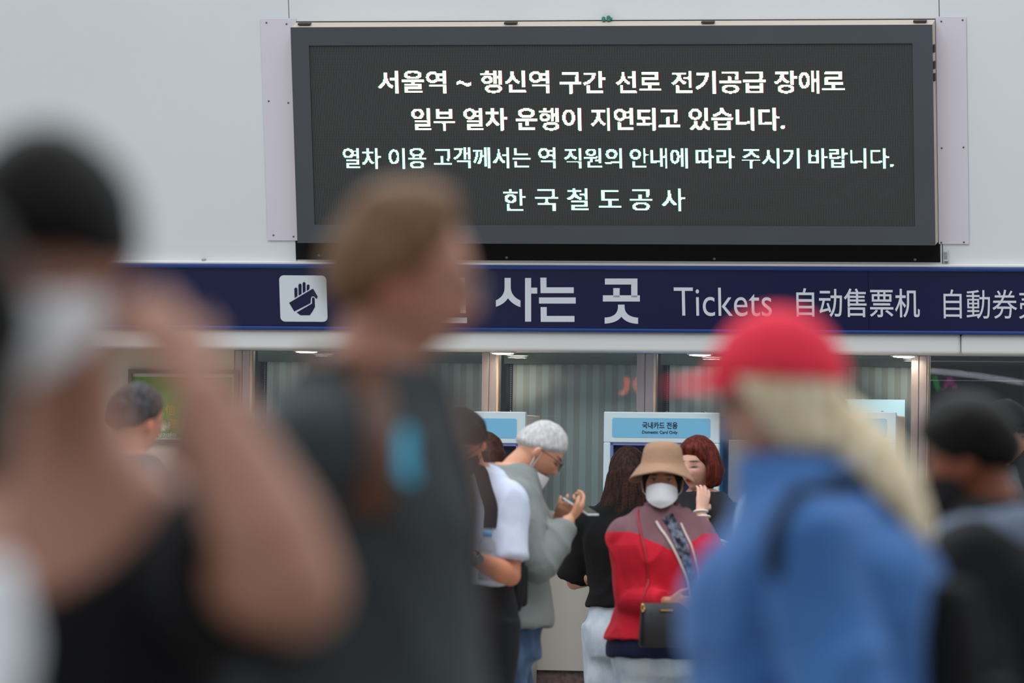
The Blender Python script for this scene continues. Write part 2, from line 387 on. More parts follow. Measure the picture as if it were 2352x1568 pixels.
# side plates
def plate(u0, v0, u1, v1, pts, label, lo=-99, hi=99):
    t_ = tag(empty('cover_plate', MF), label, 'panel', None)
    a, b = f2(u0, v1, .004), f2(u1, v0, .004)
    g = G(); g.box((max(a[0], lo), a[1], .0036), (min(b[0], hi), b[1], .0075)); build('plate', g, M_plate, t_, bevel=.001)
    for u, v in pts:
        x, y = f2(u, v, .008); g = G(); g.lathe([(.0045, 0), (.0045, .0015), (.002, .0025)], 10, Matrix.Translation((x, y, .0075))); build('screw', g, M_screw, t_, smooth=True)
plate(615, 42, 690, 552, ((612, 52), (658, 55), (617, 232), (662, 236), (628, 540), (674, 543)), 'pale lilac cover plate at the display edge above the hand pictogram', hi=L - .001)
plate(2130, 38, 2219, 560, ((2162, 49), (2211, 46), (2163, 340), (2213, 338), (2162, 557), (2214, 556)), 'pale lilac cover plate at the display edge above the small white sensor box', lo=Rr + .001)
# small wall things
x, y = f2(2173, 587, .01); sensor = tag(empty('sensor_box', MF @ Matrix.Translation((x, y, 0))), 'small white sensor box on the wall just above the navy sign', 'sensor')
g = G(); g.box((-.011, -.026, 0), (.011, .026, .022)); build('housing', g, mat('sensor_white', (206, 202, 196), .5), sensor, bevel=.003)
g = G(); g.box((-.007, -.014, .022), (.007, .017, .023)); build('sticker', g, mat('sensor_sticker', (150, 178, 200), .5, var=.5, vscale=(90, 90, 90)), sensor)
g = G(); g.box((-.007, -.029, .004), (.007, -.0255, .018)); build('connector', g, M_black, sensor)
x, y = f2(468, 598, .01); g = G(); g.box((-.008, 0, 0), (.008, .014, .018)); g.box((-.004, .006, .018), (.004, .014, .022))
tag(build('cable_clip', g, mat('clip_grey', (170, 168, 160), .5), M=MF @ Matrix.Translation((x, f2(468, 603, .03)[1] + .001, .0))), 'tiny grey clip on the ledge over the bare end of the navy sign', 'clip')
x, y = f2(1393, 48, .03)
random.seed(3); g = G()
for k in range(7): g.ball((random.uniform(-.03, .03), random.uniform(-.006, .008), random.uniform(-.008, .01)), random.uniform(.006, .011))
tag(build('rag', g, mat('teal_rag', (60, 128, 112), .9), M=MF @ Matrix.Translation((x, Tt + lid + .012, .02)), smooth=True), 'teal scrap of cloth tucked on top of the display case', 'cloth')

# ---- ticket hall front: lower wall, sill, windows
ztop = ZB + .003
zs0, zs1 = w2(1330, 1229, .06)[1], w2(1330, 1217, .06)[1]
zb1 = w2(1330, 1540, .04)[1]
xl = w2(541, 900, 0)[0]
g = G(); g.box((-7.5, zb1, -.08), (xl, ztop, .04)); g.box((xl, zb1, -.08), (7.5, zs0, .04)); struct(build('wall_lower', g, M_beige, M=MW))
g = G(); g.box((-7.5, 0, -.08), (7.5, zb1, .02)); struct(build('baseboard_back', g, M_granite, M=MW))
g = G(); g.box((xl, zs0, -.06), (7.5, zs1, .06)); struct(build('trim_3', g, M_sill, M=MW, bevel=.004))
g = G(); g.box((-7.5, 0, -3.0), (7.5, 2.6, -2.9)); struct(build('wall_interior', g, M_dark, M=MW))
m = bpy.data.materials.new('window_glass'); m.use_nodes = True; t = m.node_tree; t.nodes.clear()
lw = t.nodes.new('ShaderNodeFresnel'); lw.inputs[0].default_value = 1.6
tr = t.nodes.new('ShaderNodeBsdfTransparent'); tr.inputs[0].default_value = (.93, .96, .96, 1)
gl = t.nodes.new('ShaderNodeBsdfGlossy'); gl.inputs['Roughness'].default_value = 0.0
ms = t.nodes.new('ShaderNodeMixShader'); ou = t.nodes.new('ShaderNodeOutputMaterial')
t.links.new(lw.outputs[0], ms.inputs[0]); t.links.new(tr.outputs[0], ms.inputs[1]); t.links.new(gl.outputs[0], ms.inputs[2]); t.links.new(ms.outputs[0], ou.inputs[0])
M_glass = m
m = bpy.data.materials.new('striped_blind'); m.use_nodes = True; t = m.node_tree; b_ = t.nodes['Principled BSDF']; b_.inputs['Roughness'].default_value = .8
tx = t.nodes.new('ShaderNodeTexCoord'); sp = t.nodes.new('ShaderNodeSeparateXYZ'); t.links.new(tx.outputs['Object'], sp.inputs[0])
q_ = chain(sp.outputs['X'], [('MULTIPLY', 1 / .0608), ('FRACT', None), ('LESS_THAN', .5)])
mi = t.nodes.new('ShaderNodeMix'); mi.data_type = 'RGBA'; mi.inputs[6].default_value = s2l((206, 213, 210)) + (1,); mi.inputs[7].default_value = s2l((226, 238, 238)) + (1,)
t.links.new(q_, mi.inputs[0]); t.links.new(mi.outputs[2], b_.inputs['Base Color']); M_blind = m
mull = [(538, 572), (1106, 1139), (1462, 1500), (2092, 2128), (2720, 2760)]
M_bead = mat('bead_chain', (190, 188, 176), .4)
for i in range(4):
    x0, x1 = w2(mull[i][1], 900, 0)[0], w2(mull[i + 1][0], 900, 0)[0]
    a0, a1 = w2(mull[i][0], 900, .03)[0], w2(mull[i][1], 900, .03)[0]
    wd = struct(empty('window_%d' % (i + 1), MW))
    mid = (a0 + a1) / 2
    for q0, q1 in ((a0, mid - .001), (mid + .001, a1)):
        g = G(); g.box((q0, zs1 + .0005, -.05), (q1, ztop - .001, .03)); build('mullion', g, M_steel, wd, bevel=.002)
    g = G(); g.box((a1, zs1 + .0005, -.05), (a1 + .007, ztop - .001, .02)); build('frame_lip', g, M_lip, wd)
    g = G(); g.box((x0, zs1, -.012), (x1, ztop, -.004)); build('pane', g, M_glass, wd)
    if i < 3:
        lab = ('striped grey-green blind behind the window beside the green poster', 'striped grey-green blind behind the narrow middle window with the blue-capped chain', 'striped grey-green blind behind the wide window above the card-only machine')[i]
        if i == 1: lab = 'striped grey-green blind behind the narrow window between the two card machines'
        bl = tag(empty('window_blind', MW), lab, 'blind', 'striped blinds behind the ticket windows')
        g = G(); g.box((x0 + .055, zs1 + .01, -.13), (x1 - .005, ztop - .05, -.125)); build('fabric', g, M_blind, bl)
        g = G(); g.box((x0 + .02, ztop - .05, -.15), (x1 - .004, ztop, -.08)); build('head_rail', g, mat('blind_rail', (105, 118, 116), .6), bl)
        g = G(); xc = x0 + .048
        for k in range(95): g.ball((xc, ztop - .05 - k * .0088, -.11), .0028, n=6)
        build('bead_chain', g, M_bead, bl, smooth=True)
        g = G(); g.box((x0 + .02, zs1 + .002, -.14), (x0 + .052, ztop - .05, -.135)); build('side_channel', g, mat('channel_blue', (52, 66, 86), .5), bl)
# faint rails inside the dark window
sh = tag(empty('wall_rail', MW), 'thin pale rails behind the dark glass beside the last steel mullion', 'rail')
for v in (829, 873):
    q0, q1 = w2(2134, v, -.3), w2(2560, v, -.3); g = G(); g.box((q0[0], q0[1] - .002, -.31), (q1[0], q0[1] + .002, -.3)); build('rail', g, mat('pale_rail', (150, 158, 160), .4), sh)

# downlights in the soffit
M_glow = emis('lamp_glow', (1, .95, .86), 9)
M_ring = mat('lamp_ring', (226, 222, 214), .4)
for u, lab in ((704, 'round downlight over the window beside the bearded walker’s shoulder'), (1155, 'round downlight over the mullion beside the hanging bead chain'), (1608, 'round downlight over the wide window near the red cap'), (2076, 'round downlight over the last steel mullion before the dark window')):
    if u == 704: lab = 'round downlight over the window end nearest the green poster'
    xq, _ = w2(u, 806, .16)
    dl = tag(empty('downlight', MW @ Matrix.Translation((xq, ztop, .16)) @ Matrix.Rotation(PI/2, 4, 'X')), lab, 'lamp', 'soffit downlights')
    g = G(); g.lathe([(.062, 0), (.064, .004), (.06, .008), (.052, .009)], 28); build('ring', g, M_ring, dl, smooth=True)
    g = G(); g.lathe([(.05, .006), (.05, .011), (.03, .014), (.004, .0148)], 24); build('diffuser', g, M_glow, dl, smooth=True)
    l = bpy.data.lights.new('downlight_lamp', 'AREA'); l.shape = 'DISK'; l.size = .09; l.energy = 0.75; l.color = (1, .82, .62)
    o = bpy.data.objects.new('downlight_lamp', l); COL.objects.link(o); o.parent = dl; o.location = (0, 0, .02); o.rotation_euler = (PI, 0, 0)

# poster
x0, y1_ = w2(296, 848, .05); x1, _ = w2(547, 848, .05); _, y0 = w2(450, 1019, .05)
ps = tag(empty('poster', MW), 'green payment poster in a grey frame on the beige wall behind the raised arm', 'poster')
g = G(); fw = .018
for q in ((x0, y0, x1, y0 + fw), (x0, y1_ - fw, x1, y1_), (x0, y0 + fw, x0 + fw, y1_ - fw), (x1 - fw, y0 + fw, x1, y1_ - fw)): g.box((q[0], q[1], .04), (q[2], q[3], .062))
build('frame', g, mat('poster_frame', (112, 108, 106), .5), ps)
g = G(); g.box((x0 + fw, y0 + fw, .04), (x1 - fw, y1_ - fw, .046)); build('backing', g, mat('poster_white', (205, 205, 195), .5), ps)
g = G(); g.box((x0 + fw, y0 + .03, .046), (x1 - .03, y1_ - .035, .048)); build('sheet', g, mat('poster_green', (92, 150, 62), .45, rgb2=(120, 170, 90), vscale=(5, 5, 5)), ps)
def pt(s, u0, v0, u1, v1, m_): return fit_text('lettering', s, w2(u0, v1, .049), w2(u1, v0, .049), .0475, m_, ps, .012, zs=.002)
M_py = mat('poster_yellow', (206, 170, 40), .5)
pt('微信', 352, 929, 404, 953, M_py); pt('购票机', 356, 962, 442, 988, M_py); pt('알리페이', 362, 994, 405, 1006, mat('poster_text', (216, 222, 216), .5))

# ---- ticket machines
M_kw = mat('machine_white', (206, 222, 228), .4, spec=.4); M_kb = mat('machine_beige', (214, 203, 186), .45)
M_kh = mat('machine_blue', (122, 186, 222), .35); M_kp = mat('machine_violet', (112, 128, 186), .35); M_ks = mat('machine_screen', (20, 24, 46), .12, spec=.6, rgb2=(44, 50, 84), vscale=(5, 14, 5), distort=1.5)
M_ktx = mat('machine_text', (28, 34, 52), .5); M_kside = mat('machine_side_blue', (72, 136, 200), .3)
M_kgap = mat('machine_gap', (150, 150, 148), .5)
def machine(u0, u1, vtop, label, side, hv=(960, 1005), n=.47, dep=.40):
    x0, zt = w2(u0, vtop, n); x1, _ = w2(u1, vtop, n); cx = (x0 + x1) / 2; w = x1 - x0
    k = tag(empty('ticket_machine', MW @ Matrix.Translation((cx, 0, 0))), label, 'ticket machine', 'card ticket machines')
    def Z(v): return w2((u0 + u1) / 2, v, n)[1]
    h = w / 2
    zr1, zr0 = Z(1017), Z(1327)
    g = G()
    g.box((-h + .012, .02, n - dep), (h - .012, zt - .012, n - .055)); build('body', g, [side], k, bevel=.006)
    g = G()                                           # front shell with a screen opening
    for q in ((-h, zr1, h, zt), (-h, Z(1332) + .001, h, zr0), (-h, zr0, -h + .032, zr1), (h - .032, zr0, h, zr1)): g.box((q[0], q[1], n - .035), (q[2], q[3], n))
    build('front_shell', g, M_kw, k, bevel=.007, seg=3)
    g = G(); g.box((-h, .02, n - .035), (h, Z(1332) - .001, n)); build('lower_door', g, M_kw, k, bevel=.007, seg=3)
    g = G(); g.prism(rrect(-h + .04, Z(hv[1]), h - .04, Z(hv[0]), .01), n - .001, n + .0015); build('header_panel', g, M_kh, k)
    ys0, ys1 = Z(hv[1]), Z(hv[0]); hh = ys1 - ys0
    fit_text('lettering', '국내카드 전용', (-.088, ys0 + hh * .46), (.076, ys0 + hh * .80), n + .001, M_ktx, k, .012, zs=.002)
    fit_text('lettering', 'Domestic Card Only', (-.088, ys0 + hh * .16), (.076, ys0 + hh * .36), n + .001, M_ktx, k, .008, zs=.002)
    g = G()
    for q in ((-h + .032, zr0, -h + .044, zr1), (h - .044, zr0, h - .032, zr1), (-h + .032, zr1 - .012, h - .032, zr1), (-h + .032, zr0, h - .032, zr0 + .012)): g.box((q[0], q[1], n - .06), (q[2], q[3], n - .006))
    build('screen_surround', g, M_kp, k)
    g = G(); g.box((-h + .044, zr0 + .012, n - .05), (h - .044, zr1 - .012, n - .032)); build('screen', g, M_ks, k)
    g = G(); g.box((-h + .05, zr0 + .004, n - .02), (-h + .10, zr0 + .02, n + .03)); build('receipt_tray', g, M_kp, k, bevel=.004)
    g = G(); g.box((h - .0125, .03, n - .06), (h - .0105, zt - .013, n - .036)); build('side_seam', g, M_kgap, k)
    for xx in (-.12, .02, .2):
        g = G(); g.lathe([(.006, 0), (.006, .003), (.002, .005)], 8, Matrix.Translation((xx, zt, n - .02)) @ Matrix.Rotation(-PI/2, 4, 'X')); build('bolt', g, M_screw, k)
    g = G(); g.box((-h + .01, 0, n - dep + .02), (h - .01, .021, n - .05)); build('plinth', g, M_dark, k)
    return k
kA = machine(942, 1207, 943, 'white card ticket machine that the grey-haired man stands beside', M_kb)
kB = machine(1387, 1652, 945, 'white card ticket machine with the long-haired woman facing its screen', M_kside)
kC = machine(1793, 2058, 943, 'white card ticket machine with a pale blue board behind, beyond the red-capped woman', M_kb)
g = G(); a, b = w2(1760, 1300, .045), w2(2080, 918, .045); g.box((a[0], zs1, .0605), (b[0], b[1], .066))
tag(build('info_board', g, mat('pale_blue_board', (178, 224, 246), .4), M=MW), 'plain pale blue board standing on the sill behind a ticket machine', 'board')
# grey cover wall piece beside machine B
x0, _ = w2(1676, 1100, .25); g = G(); g.box((x0, .0, .06), (x0 + .12, w2(1690, 1010, .25)[1], .30))
tag(build('cabinet', g, mat('grey_cabinet', (168, 164, 160), .5), M=MW, bevel=.004), 'narrow grey cabinet between two ticket machines', 'cabinet')

# ---- lit shop signs across the hall: seen only as reflections in the ticket windows
def mirror(u, v, d):
    """the spot in the hall whose mirror image stands d metres behind the glass at photo pixel (u, v)"""
    q = hit(u, v, WO - Nv * d, Nv); return q + Nv * (2 * d)
def hall_sign(label, d, panel, parts, dark):
    a, b = mirror(panel[0], panel[3], d), mirror(panel[2], panel[1], d); base = (a + b) / 2; base.z = 0
    Mh = frame(base, Wv, UP, Nv); Mi = Mh.inverted(); k = tag(empty('shop_sign', Mh), label, 'sign')
    loc = lambda u, v: (Mi @ mirror(u, v, d))
    p, q = Mi @ a, Mi @ b; x0, x1 = sorted((p.x, q.x)); y0, y1 = sorted((p.y, q.y))
    g = G(); g.box((x0, y0, 0), (x1, y1, .06)); build('board', g, dark, k)
    for xx in (x0 + .08, x1 - .12):
        g = G(); g.box((xx, 0, .01), (xx + .04, y0, .05)); build('post', g, M_steel, k)
    g = G(); g.box((x0, 0, -.15), (x1, .03, .2)); build('foot', g, M_steel, k)
    for name, mt, w, pts in parts:
        g = G(); pp = [loc(u, v) for u, v in pts]; g.tube([(c.x, c.y, -.012) for c in pp], [(w, .008)] * len(pp), side=(0, 0, 1) if False else None, n=10)
        build(name, g, mt, k, smooth=True)
M_sb = mat('shop_board', (40, 46, 50), .6)
hall_sign('lit orange letters mirrored in the narrow window pane', 17, (1385, 860, 1500, 925), [('letter', emis('orange_letter', (1, .16, .08), 7), .034, arc((1440, 868), (1442, 905), (1426, 902), 6)), ('letter', emis('orange_letter_b', (1, .16, .08), 7), .03, arc((1470, 868), (1448, 880), (1470, 902), 6))], M_sb)
hall_sign('lit white strip with green and pink marks mirrored in the dark window', 17, (2128, 838, 2352, 925), [('strip_light', emis('strip_white', (.86, .82, 1), 5), .07, arc((2134, 851), (2230, 858), (2350, 879), 8)), ('green_mark', emis('mark_green', (.05, .6, .1), 3), .045, [(2146, 866), (2156, 896)]), ('pink_mark', emis('mark_pink', (.7, .06, .5), 3), .045, [(2170, 892), (2181, 868), (2194, 892)]), ('notice', emis('notice_white', (.7, .68, .8), 3), .16, [(2318, 921), (2326, 940)])], M_sb)

# ------------------------------------------------------------------ people
RNG = np.random.RandomState(5)
WK = [(RNG.randn(3), RNG.rand() * 6.28) for _ in range(10)]
def pnoise(c, k=(6, 6, 6)):
    c = c * np.array(k); w = np.zeros(len(c))
    for i, (d, p) in enumerate(WK): w += np.sin(c @ d * (1 + .25 * i) + p + 1.3 * np.sin(c @ WK[(i + 3) % 10][0] * .6)) / (1 + .35 * i)
    return w / 4
def sstep(a, b, x): t = np.clip((x - a) / (b - a), 0, 1); return t * t * (3 - 2 * t)
def head_pts(d, fem=0.0, ear=True):
    """surface of a head: unit directions (x right, y forward, z up) to points, eye line at z = 0"""
    x, y, z = d[:, 0], d[:, 1], d[:, 2]
    X, Y, Z = .075 * x, .096 * y, .116 * z
    low = np.clip(-z, 0, 1)
    X = X * (1 - (.30 + .06 * fem) * low ** 1.7)
    Y = np.where(y < 0, Y * (1 - .42 * low ** 1.3), Y * (1 - .10 * low ** 2))
    Z = np.where((z < 0) & (y < 0), Z * (1 - .25 * np.clip(-y, 0, 1)), Z)
    fr = sstep(.15, .55, y)
    gs = lambda cx, sx_, cz, sz: np.exp(-((np.abs(X) - cx) / sx_) ** 2 - ((Z - cz) / sz) ** 2) * fr
    t = np.clip((.012 - Z) / .048, 0, 1); prof = np.where(Z > -.036, t, np.clip(1 - (-.036 - Z) / .012, 0, 1))
    Y = Y + (.024 - .004 * fem) * prof ** 1.1 * np.exp(-(X / (.008 + .008 * t)) ** 2) * fr + .006 * gs(.012, .007, -.033, .008)
    Y = Y + (.005 - .003 * fem) * gs(.022, .022, .018, .009) - .010 * gs(.032, .015, .001, .010)
    Y = Y + .005 * gs(.040, .016, -.024, .016) + .006 * gs(0, .020, -.058, .006) + .006 * gs(0, .017, -.069, .006) - .003 * gs(0, .02, -.0635, .0025) - .003 * gs(0, .022, -.083, .008)
    Y = Y + .007 * gs(0, .020, -.102, .013)
    return np.stack([X, Y, Z], 1)
def dirs(na, nz):
    a = (np.arange(na) / na) * 2 * PI; p = (np.arange(nz) + .5) / nz * PI
    A, Pp = np.meshgrid(a, p); return np.stack([np.sin(Pp) * np.sin(A), np.sin(Pp) * np.cos(A), -np.cos(Pp)], 2).reshape(-1, 3)
def grid_rings(g, pts, na, nz, T=None):
    q = pts.reshape(nz, na, 3)
    g.rings([[(T @ Vector(p)) if T is not None else Vector(p) for p in row] for row in q.tolist()])
def remesh(name, g, voxel, m, parent, smooth=4, fac=.5, disp=None, post=None):
    me = g.mesh(name); o = bpy.data.objects.new(name, me); COL.objects.link(o)
    md = o.modifiers.new('r', 'REMESH'); md.mode = 'VOXEL'; md.voxel_size = voxel
    if smooth: sm = o.modifiers.new('s', 'SMOOTH'); sm.factor = fac; sm.iterations = smooth
    nm = bpy.data.meshes.new_from_object(o.evaluated_get(bpy.context.evaluated_depsgraph_get()))
    bpy.data.objects.remove(o); bpy.data.meshes.remove(me); nm.name = name; nm.materials.clear()
    n = len(nm.vertices); co = np.empty(n * 3); nm.vertices.foreach_get('co', co); co = co.reshape(-1, 3)
    if disp is not None:
        no = np.empty(n * 3); nm.vertex_normals.foreach_get('vector', no); no = no.reshape(-1, 3)
        co = co + no * disp(co)[:, None]; nm.vertices.foreach_set('co', co.ravel()); nm.update()
    ob = link(name, nm, m, parent, None, True)
    if post is not None: post(ob, nm, co)
    return ob

SKIN = bpy.data.materials.new('skin'); SKIN.use_nodes = True
t_ = SKIN.node_tree; b_ = t_.nodes['Principled BSDF']; at = t_.nodes.new('ShaderNodeAttribute'); at.attribute_name = 'Col'
t_.links.new(at.outputs['Color'], b_.inputs['Base Color']); b_.inputs['Roughness'].default_value = .5; b_.inputs['Specular IOR Level'].default_value = .35
b_.inputs['Subsurface Weight'].default_value = .08; b_.inputs['Subsurface Radius'].default_value = (.01, .004, .002); b_.inputs['Subsurface Scale'].default_value = .3

def hand(g, w, d, n, side, curl=.5, spread=.12, sc=1.0, thumb=.7):
    w, d, n = Vector(w), Vector(d).normalized(), Vector(n); n = (n - d * n.dot(d)).normalized()
    t = d.cross(n) * (1 if side == 'R' else -1)
    g.tube([w - d*.015*sc, w + d*.02*sc, w + d*.05*sc, w + d*.085*sc], [(.024*sc, .019*sc), (.030*sc, .017*sc), (.040*sc, .016*sc), (.041*sc, .013*sc)], side=t, n=14)
    for i, L in enumerate((.074, .083, .077, .060)):
        off = (1.5 - i) * .0205 * sc; p = w + d * (.082 - .004 * abs(i - 1)) * sc + t * off
        a = (1.5 - i) * spread; f = (d * math.cos(a) + t * math.sin(a)).normalized(); pts = [p - f * .012 * sc, p]; ang = 0
        for k, q in enumerate((.45, .31, .24)):
            ang += curl * (.6 + .35 * k) * (1 + .06 * (i - 1)); pts.append(pts[-1] + (f * math.cos(ang) + n * math.sin(ang)) * L * q * sc)
        g.tube(pts, [.0095*sc, .0095*sc, .0088*sc, .008*sc, .007*sc], n=10)
    p = w + d*.022*sc + t*.026*sc; f1 = (d*.62 + t*.7 + n*.35*thumb).normalized(); f2_ = (d*.9 + t*.25 + n*.6*thumb).normalized()
    g.tube([w + d*.012*sc + t*.012*sc, p, p + f1*.040*sc, p + f1*.040*sc + f2_*.032*sc], [.014*sc, .0135*sc, .0105*sc, .0085*sc], n=10)
    return w + d*.085*sc, d, n, t

class Person:
    def __init__(s, label, head_uv, dep, yaw, lean=0., hyaw=0., hpitch=0., hroll=0., fem=0., fat=1., bust=0., belly=0., skin=(196, 150, 126), arms=None, group=None, hscale=1., stance=(0, 0), shoulder=1., neckfwd=0.25, armfat=1., necklen=0., body=True, look='eyes'):
        s.fem, s.fat, s.bust, s.belly, s.skin, s.hs, s.armfat, s.look = fem, fat, bust, belly, skin, hscale * (1 - .05 * fem), armfat, look
        hw = P(head_uv[0], head_uv[1], dep); yw = math.radians(yaw); lean, hyaw, hpitch, hroll = map(math.radians, (lean, hyaw, hpitch, hroll))
        H = 1.7
        for _ in range(6):
            hip = Vector((0, 0, .505 * H)); s.H = H
            def spine(t, y=0., x=0., H=H, lean=lean):   # t metres above the hip
                a = lean * min(1, max(0, t / (.16 * H))); c = Vector((0, 0, .505 * H)); n_ = 12; st = t / n_
                for k in range(n_):
                    aa = lean * min(1, max(0, (k + .5) * st / (.16 * H))); c = c + Vector((0, math.sin(aa), math.cos(aa))) * st
                return c + Vector((x, y * math.cos(a), -y * math.sin(a)))
            nb = spine(.332 * H); na = lean + neckfwd + hpitch * .35
            Rh = Matrix.Rotation(hyaw, 3, 'Z') @ Matrix.Rotation(-(hpitch + lean * .3), 3, 'X') @ Matrix.Rotation(hroll, 3, 'Y')
            hc = nb + Vector((0, math.sin(na), math.cos(na))) * (.036 * H + necklen) + Rh @ Vector((0, .018, .083)) * s.hs
            H *= 1 + (hw.z - hc.z) / hc.z
        s.spine, s.nb, s.hc, s.Rh = spine, nb, hc, Rh
        Ry = Matrix.Rotation(yw, 3, 'Z'); off = Ry @ hc
        s.M = Matrix.Translation((hw.x - off.x, hw.y - off.y, 0)) @ Ry.to_4x4(); s.Mi = s.M.inverted()
        s.root = tag(empty('person', s.M), label, 'person', group)
        s.MH = Matrix.Translation(hc) @ Rh.to_4x4() @ Matrix.Scale(s.hs, 4)
        s.arms = {}; sw = .099 * H * (1 - .07 * fem) * shoulder
        for sd, k in (('L', -1), ('R', 1)):
            sp = dict((arms or {}).get(sd, {})); S = spine(.277 * H, 0, k * sw)
            l1, l2 = .172 * H, .150 * H
            if 'w' in sp: W = s.Mi @ Vector(sp['w'])
            else: W = S + Vector(sp.get('rel', (k * .07, .06, -.93 * (l1 + l2))))
            v = W - S; D = v.length
            if D > .985 * (l1 + l2): v = v * (.985 * (l1 + l2) / D); D = v.length; W = S + v
            a = (l1*l1 - l2*l2 + D*D) / (2*D); hgt = math.sqrt(max(l1*l1 - a*a, 0))
            if 'e' in sp: pole = (s.Mi @ Vector(sp['e'])) - S
            else: pole = Vector(sp.get('pole', (k * .3, -1, -.2)))
            pole = pole - v * (pole.dot(v) / (D*D)); pole.normalize()
            E = S + v * (a / D) + pole * hgt
            fd = (W - E).normalized()
            hd = sp.get('hand'); 
            if hd is None: hd = (fd, Vector((-k, .2, 0)), .45)
            else: hd = ((s.Mi.to_3x3() @ Vector(hd[0])) if hd[0] is not None else fd, s.Mi.to_3x3() @ Vector(hd[1]), hd[2]) + tuple(hd[3:])
            s.arms[sd] = (S, E, W, hd)
        s.legs = {}
        for sd, k, st in (('L', -1, stance[0]), ('R', 1, stance[1])):
            hp = Vector((k * .052 * H, 0, .50 * H)); an = Vector((k * (.055 * H), st, .052 * H)); kn = (hp + an) / 2 + Vector((k * .004, .02 + abs(st) * .15, .01 * H))
            s.legs[sd] = (hp, kn, an)
    def torso(s, off=0., t0=-.06, t1=.355, extra=None, flare=0.):
        H, f = s.H, s.fat; R = []
        tab = [(-.10, .098, .078), (-.06, .103, .083), (0, .107, .080), (.06, .096, .072), (.10, .091, .068), (.17, .099, .072), (.22, .107, .074), (.255, .112, .070), (.280, .108, .061), (.300, .100, .054), (.318, .083, .048), (.334, .061, .045), (.350, .042, .041), (.362, .034, .038)]
        ts = np.array([q[0] for q in tab]); n = 28
        for t in np.linspace(t0, t1, 26):
            a, b = np.interp(t, ts, [q[1] for q in tab]) * H, np.interp(t, ts, [q[2] for q in tab]) * H
            k = float(np.interp(t, [-.1, 0, .25, .31], [f, f, f, 1])); a, b = a * (1 + (k - 1) * .7), b * k
            if s.fem: a *= float(np.interp(t, [0, .1, .2, .3], [1.03, .92, .93, .95]))
            fl = flare * max(0, .06 - t) / .12
            a, b = a + off + fl, b + off + fl
            bu = s.bust * math.exp(-((t - .215) / .045) ** 2) + s.belly * math.exp(-((t - .065) / .075) ** 2)
            ring = []
            for k2 in range(n):
                an = 2*PI*k2/n; cx, cy = math.cos(an), math.sin(an)
                px = a * math.copysign(abs(cx) ** .85, cx); py = b * math.copysign(abs(cy) ** .85, cy)
                if cy > 0: py += bu * cy ** 1.2
                else: py *= 1 + .12 * math.exp(-((t - .23) / .06) ** 2)
                ring.append(s.spine(t * H, py, px))
            R.append(ring)
        return R
    def arm(s, g, sd, off=0., upto=2., cuff=0., shoulder=True):
        S, E, W, _ = s.arms[sd]; H = s.H; k = s.armfat * (1 - .12 * s.fem)
        if shoulder: g.ball(S + Vector((0, 0, -.006)), (.036*H*k**.5 + off, .037*H + off, .036*H + off))
        fr = [(0, .0355), (.35, .0310), (.7, .0265), (.95, .0245), (1.0, .024), (1.08, .0245), (1.25, .0265), (1.55, .0220), (1.85, .0165), (2.0, .0155)]
        pts, rad = [], []
        for q in sorted(set([x for x, _ in fr if x <= upto] + [upto])):
            p = S.lerp(E, q) if q <= 1 else E.lerp(W, q - 1)
            r = np.interp(q, [x for x, _ in fr], [y for _, y in fr]) * H * k + off + cuff * (q / upto) ** 2
            pts.append(p); rad.append(float(r))
        g.tube(pts, rad, n=16, rnd=False)
        g.ball(E, float(np.interp(1, [x for x, _ in fr], [y for _, y in fr]) * H * k + off) if upto > 1 else .001)
    def leg(s, g, sd, off=0., end=1.):
        hp, kn, an = s.legs[sd]; H = s.H; f = s.fat ** .5
        pts = [hp + Vector((0, 0, .02)), hp.lerp(kn, .35), hp.lerp(kn, .75), kn, kn.lerp(an, .3), kn.lerp(an, .7), kn.lerp(an, end)]
        g.tube(pts, [.056*H*f + off, .050*H*f + off, .040*H*f + off, .034*H + off*1.1, .034*H + off*1.2, .025*H + off*1.4, .022*H + off*1.5], n=16, rnd=False)
    def make_body(s, voxel=.007, lips=(150, 82, 80), brow=(44, 36, 32)):
        g = G(); H = s.H
        na, nz = 96, 72; d = dirs(na, nz); hp = head_pts(d, s.fem); grid_rings(g, hp, na, nz, s.MH)
        for k in (-1, 1):
            g.ball((0, 0, 0), (.010, .019, .031), s.MH @ Matrix.Translation((k * .077, -.012, -.012)) @ Matrix.Rotation(k * .35, 4, 'Z') @ Matrix.Rotation(-.2, 4, 'X'))
        nr = (.034 - .006 * s.fem) * H
        g.tube([s.spine(.315 * H), s.nb.lerp(s.MH @ Vector((0, -.02, -.05)), .45), s.MH @ Vector((0, -.018, -.04)), s.MH @ Vector((0, -.02, 0))], [nr * 1.2, nr, nr * .98, nr * .95], n=18)
        g.rings(s.torso(-.004))
        for sd in 'LR':
            s.arm(g, sd); S, E, W, hd = s.arms[sd]
            hand(g, W, hd[0], hd[1], sd, hd[2], sc=.97 - .07 * s.fem, **(hd[3] if len(hd) > 3 else {}))
            s.leg(g, sd); an = s.legs[sd][2]; g.tube([an + Vector((0, -.03, -.05)), an + Vector((0, .06, -.058)), an + Vector((0, .14, -.066))], [(.032, .03), (.038, .026), (.034, .018)], side=(1, 0, 0))
        MHi = s.MH.inverted(); skin = np.array(s2l(s.skin)); lip, br = np.array(s2l(lips)), np.array(s2l(brow))
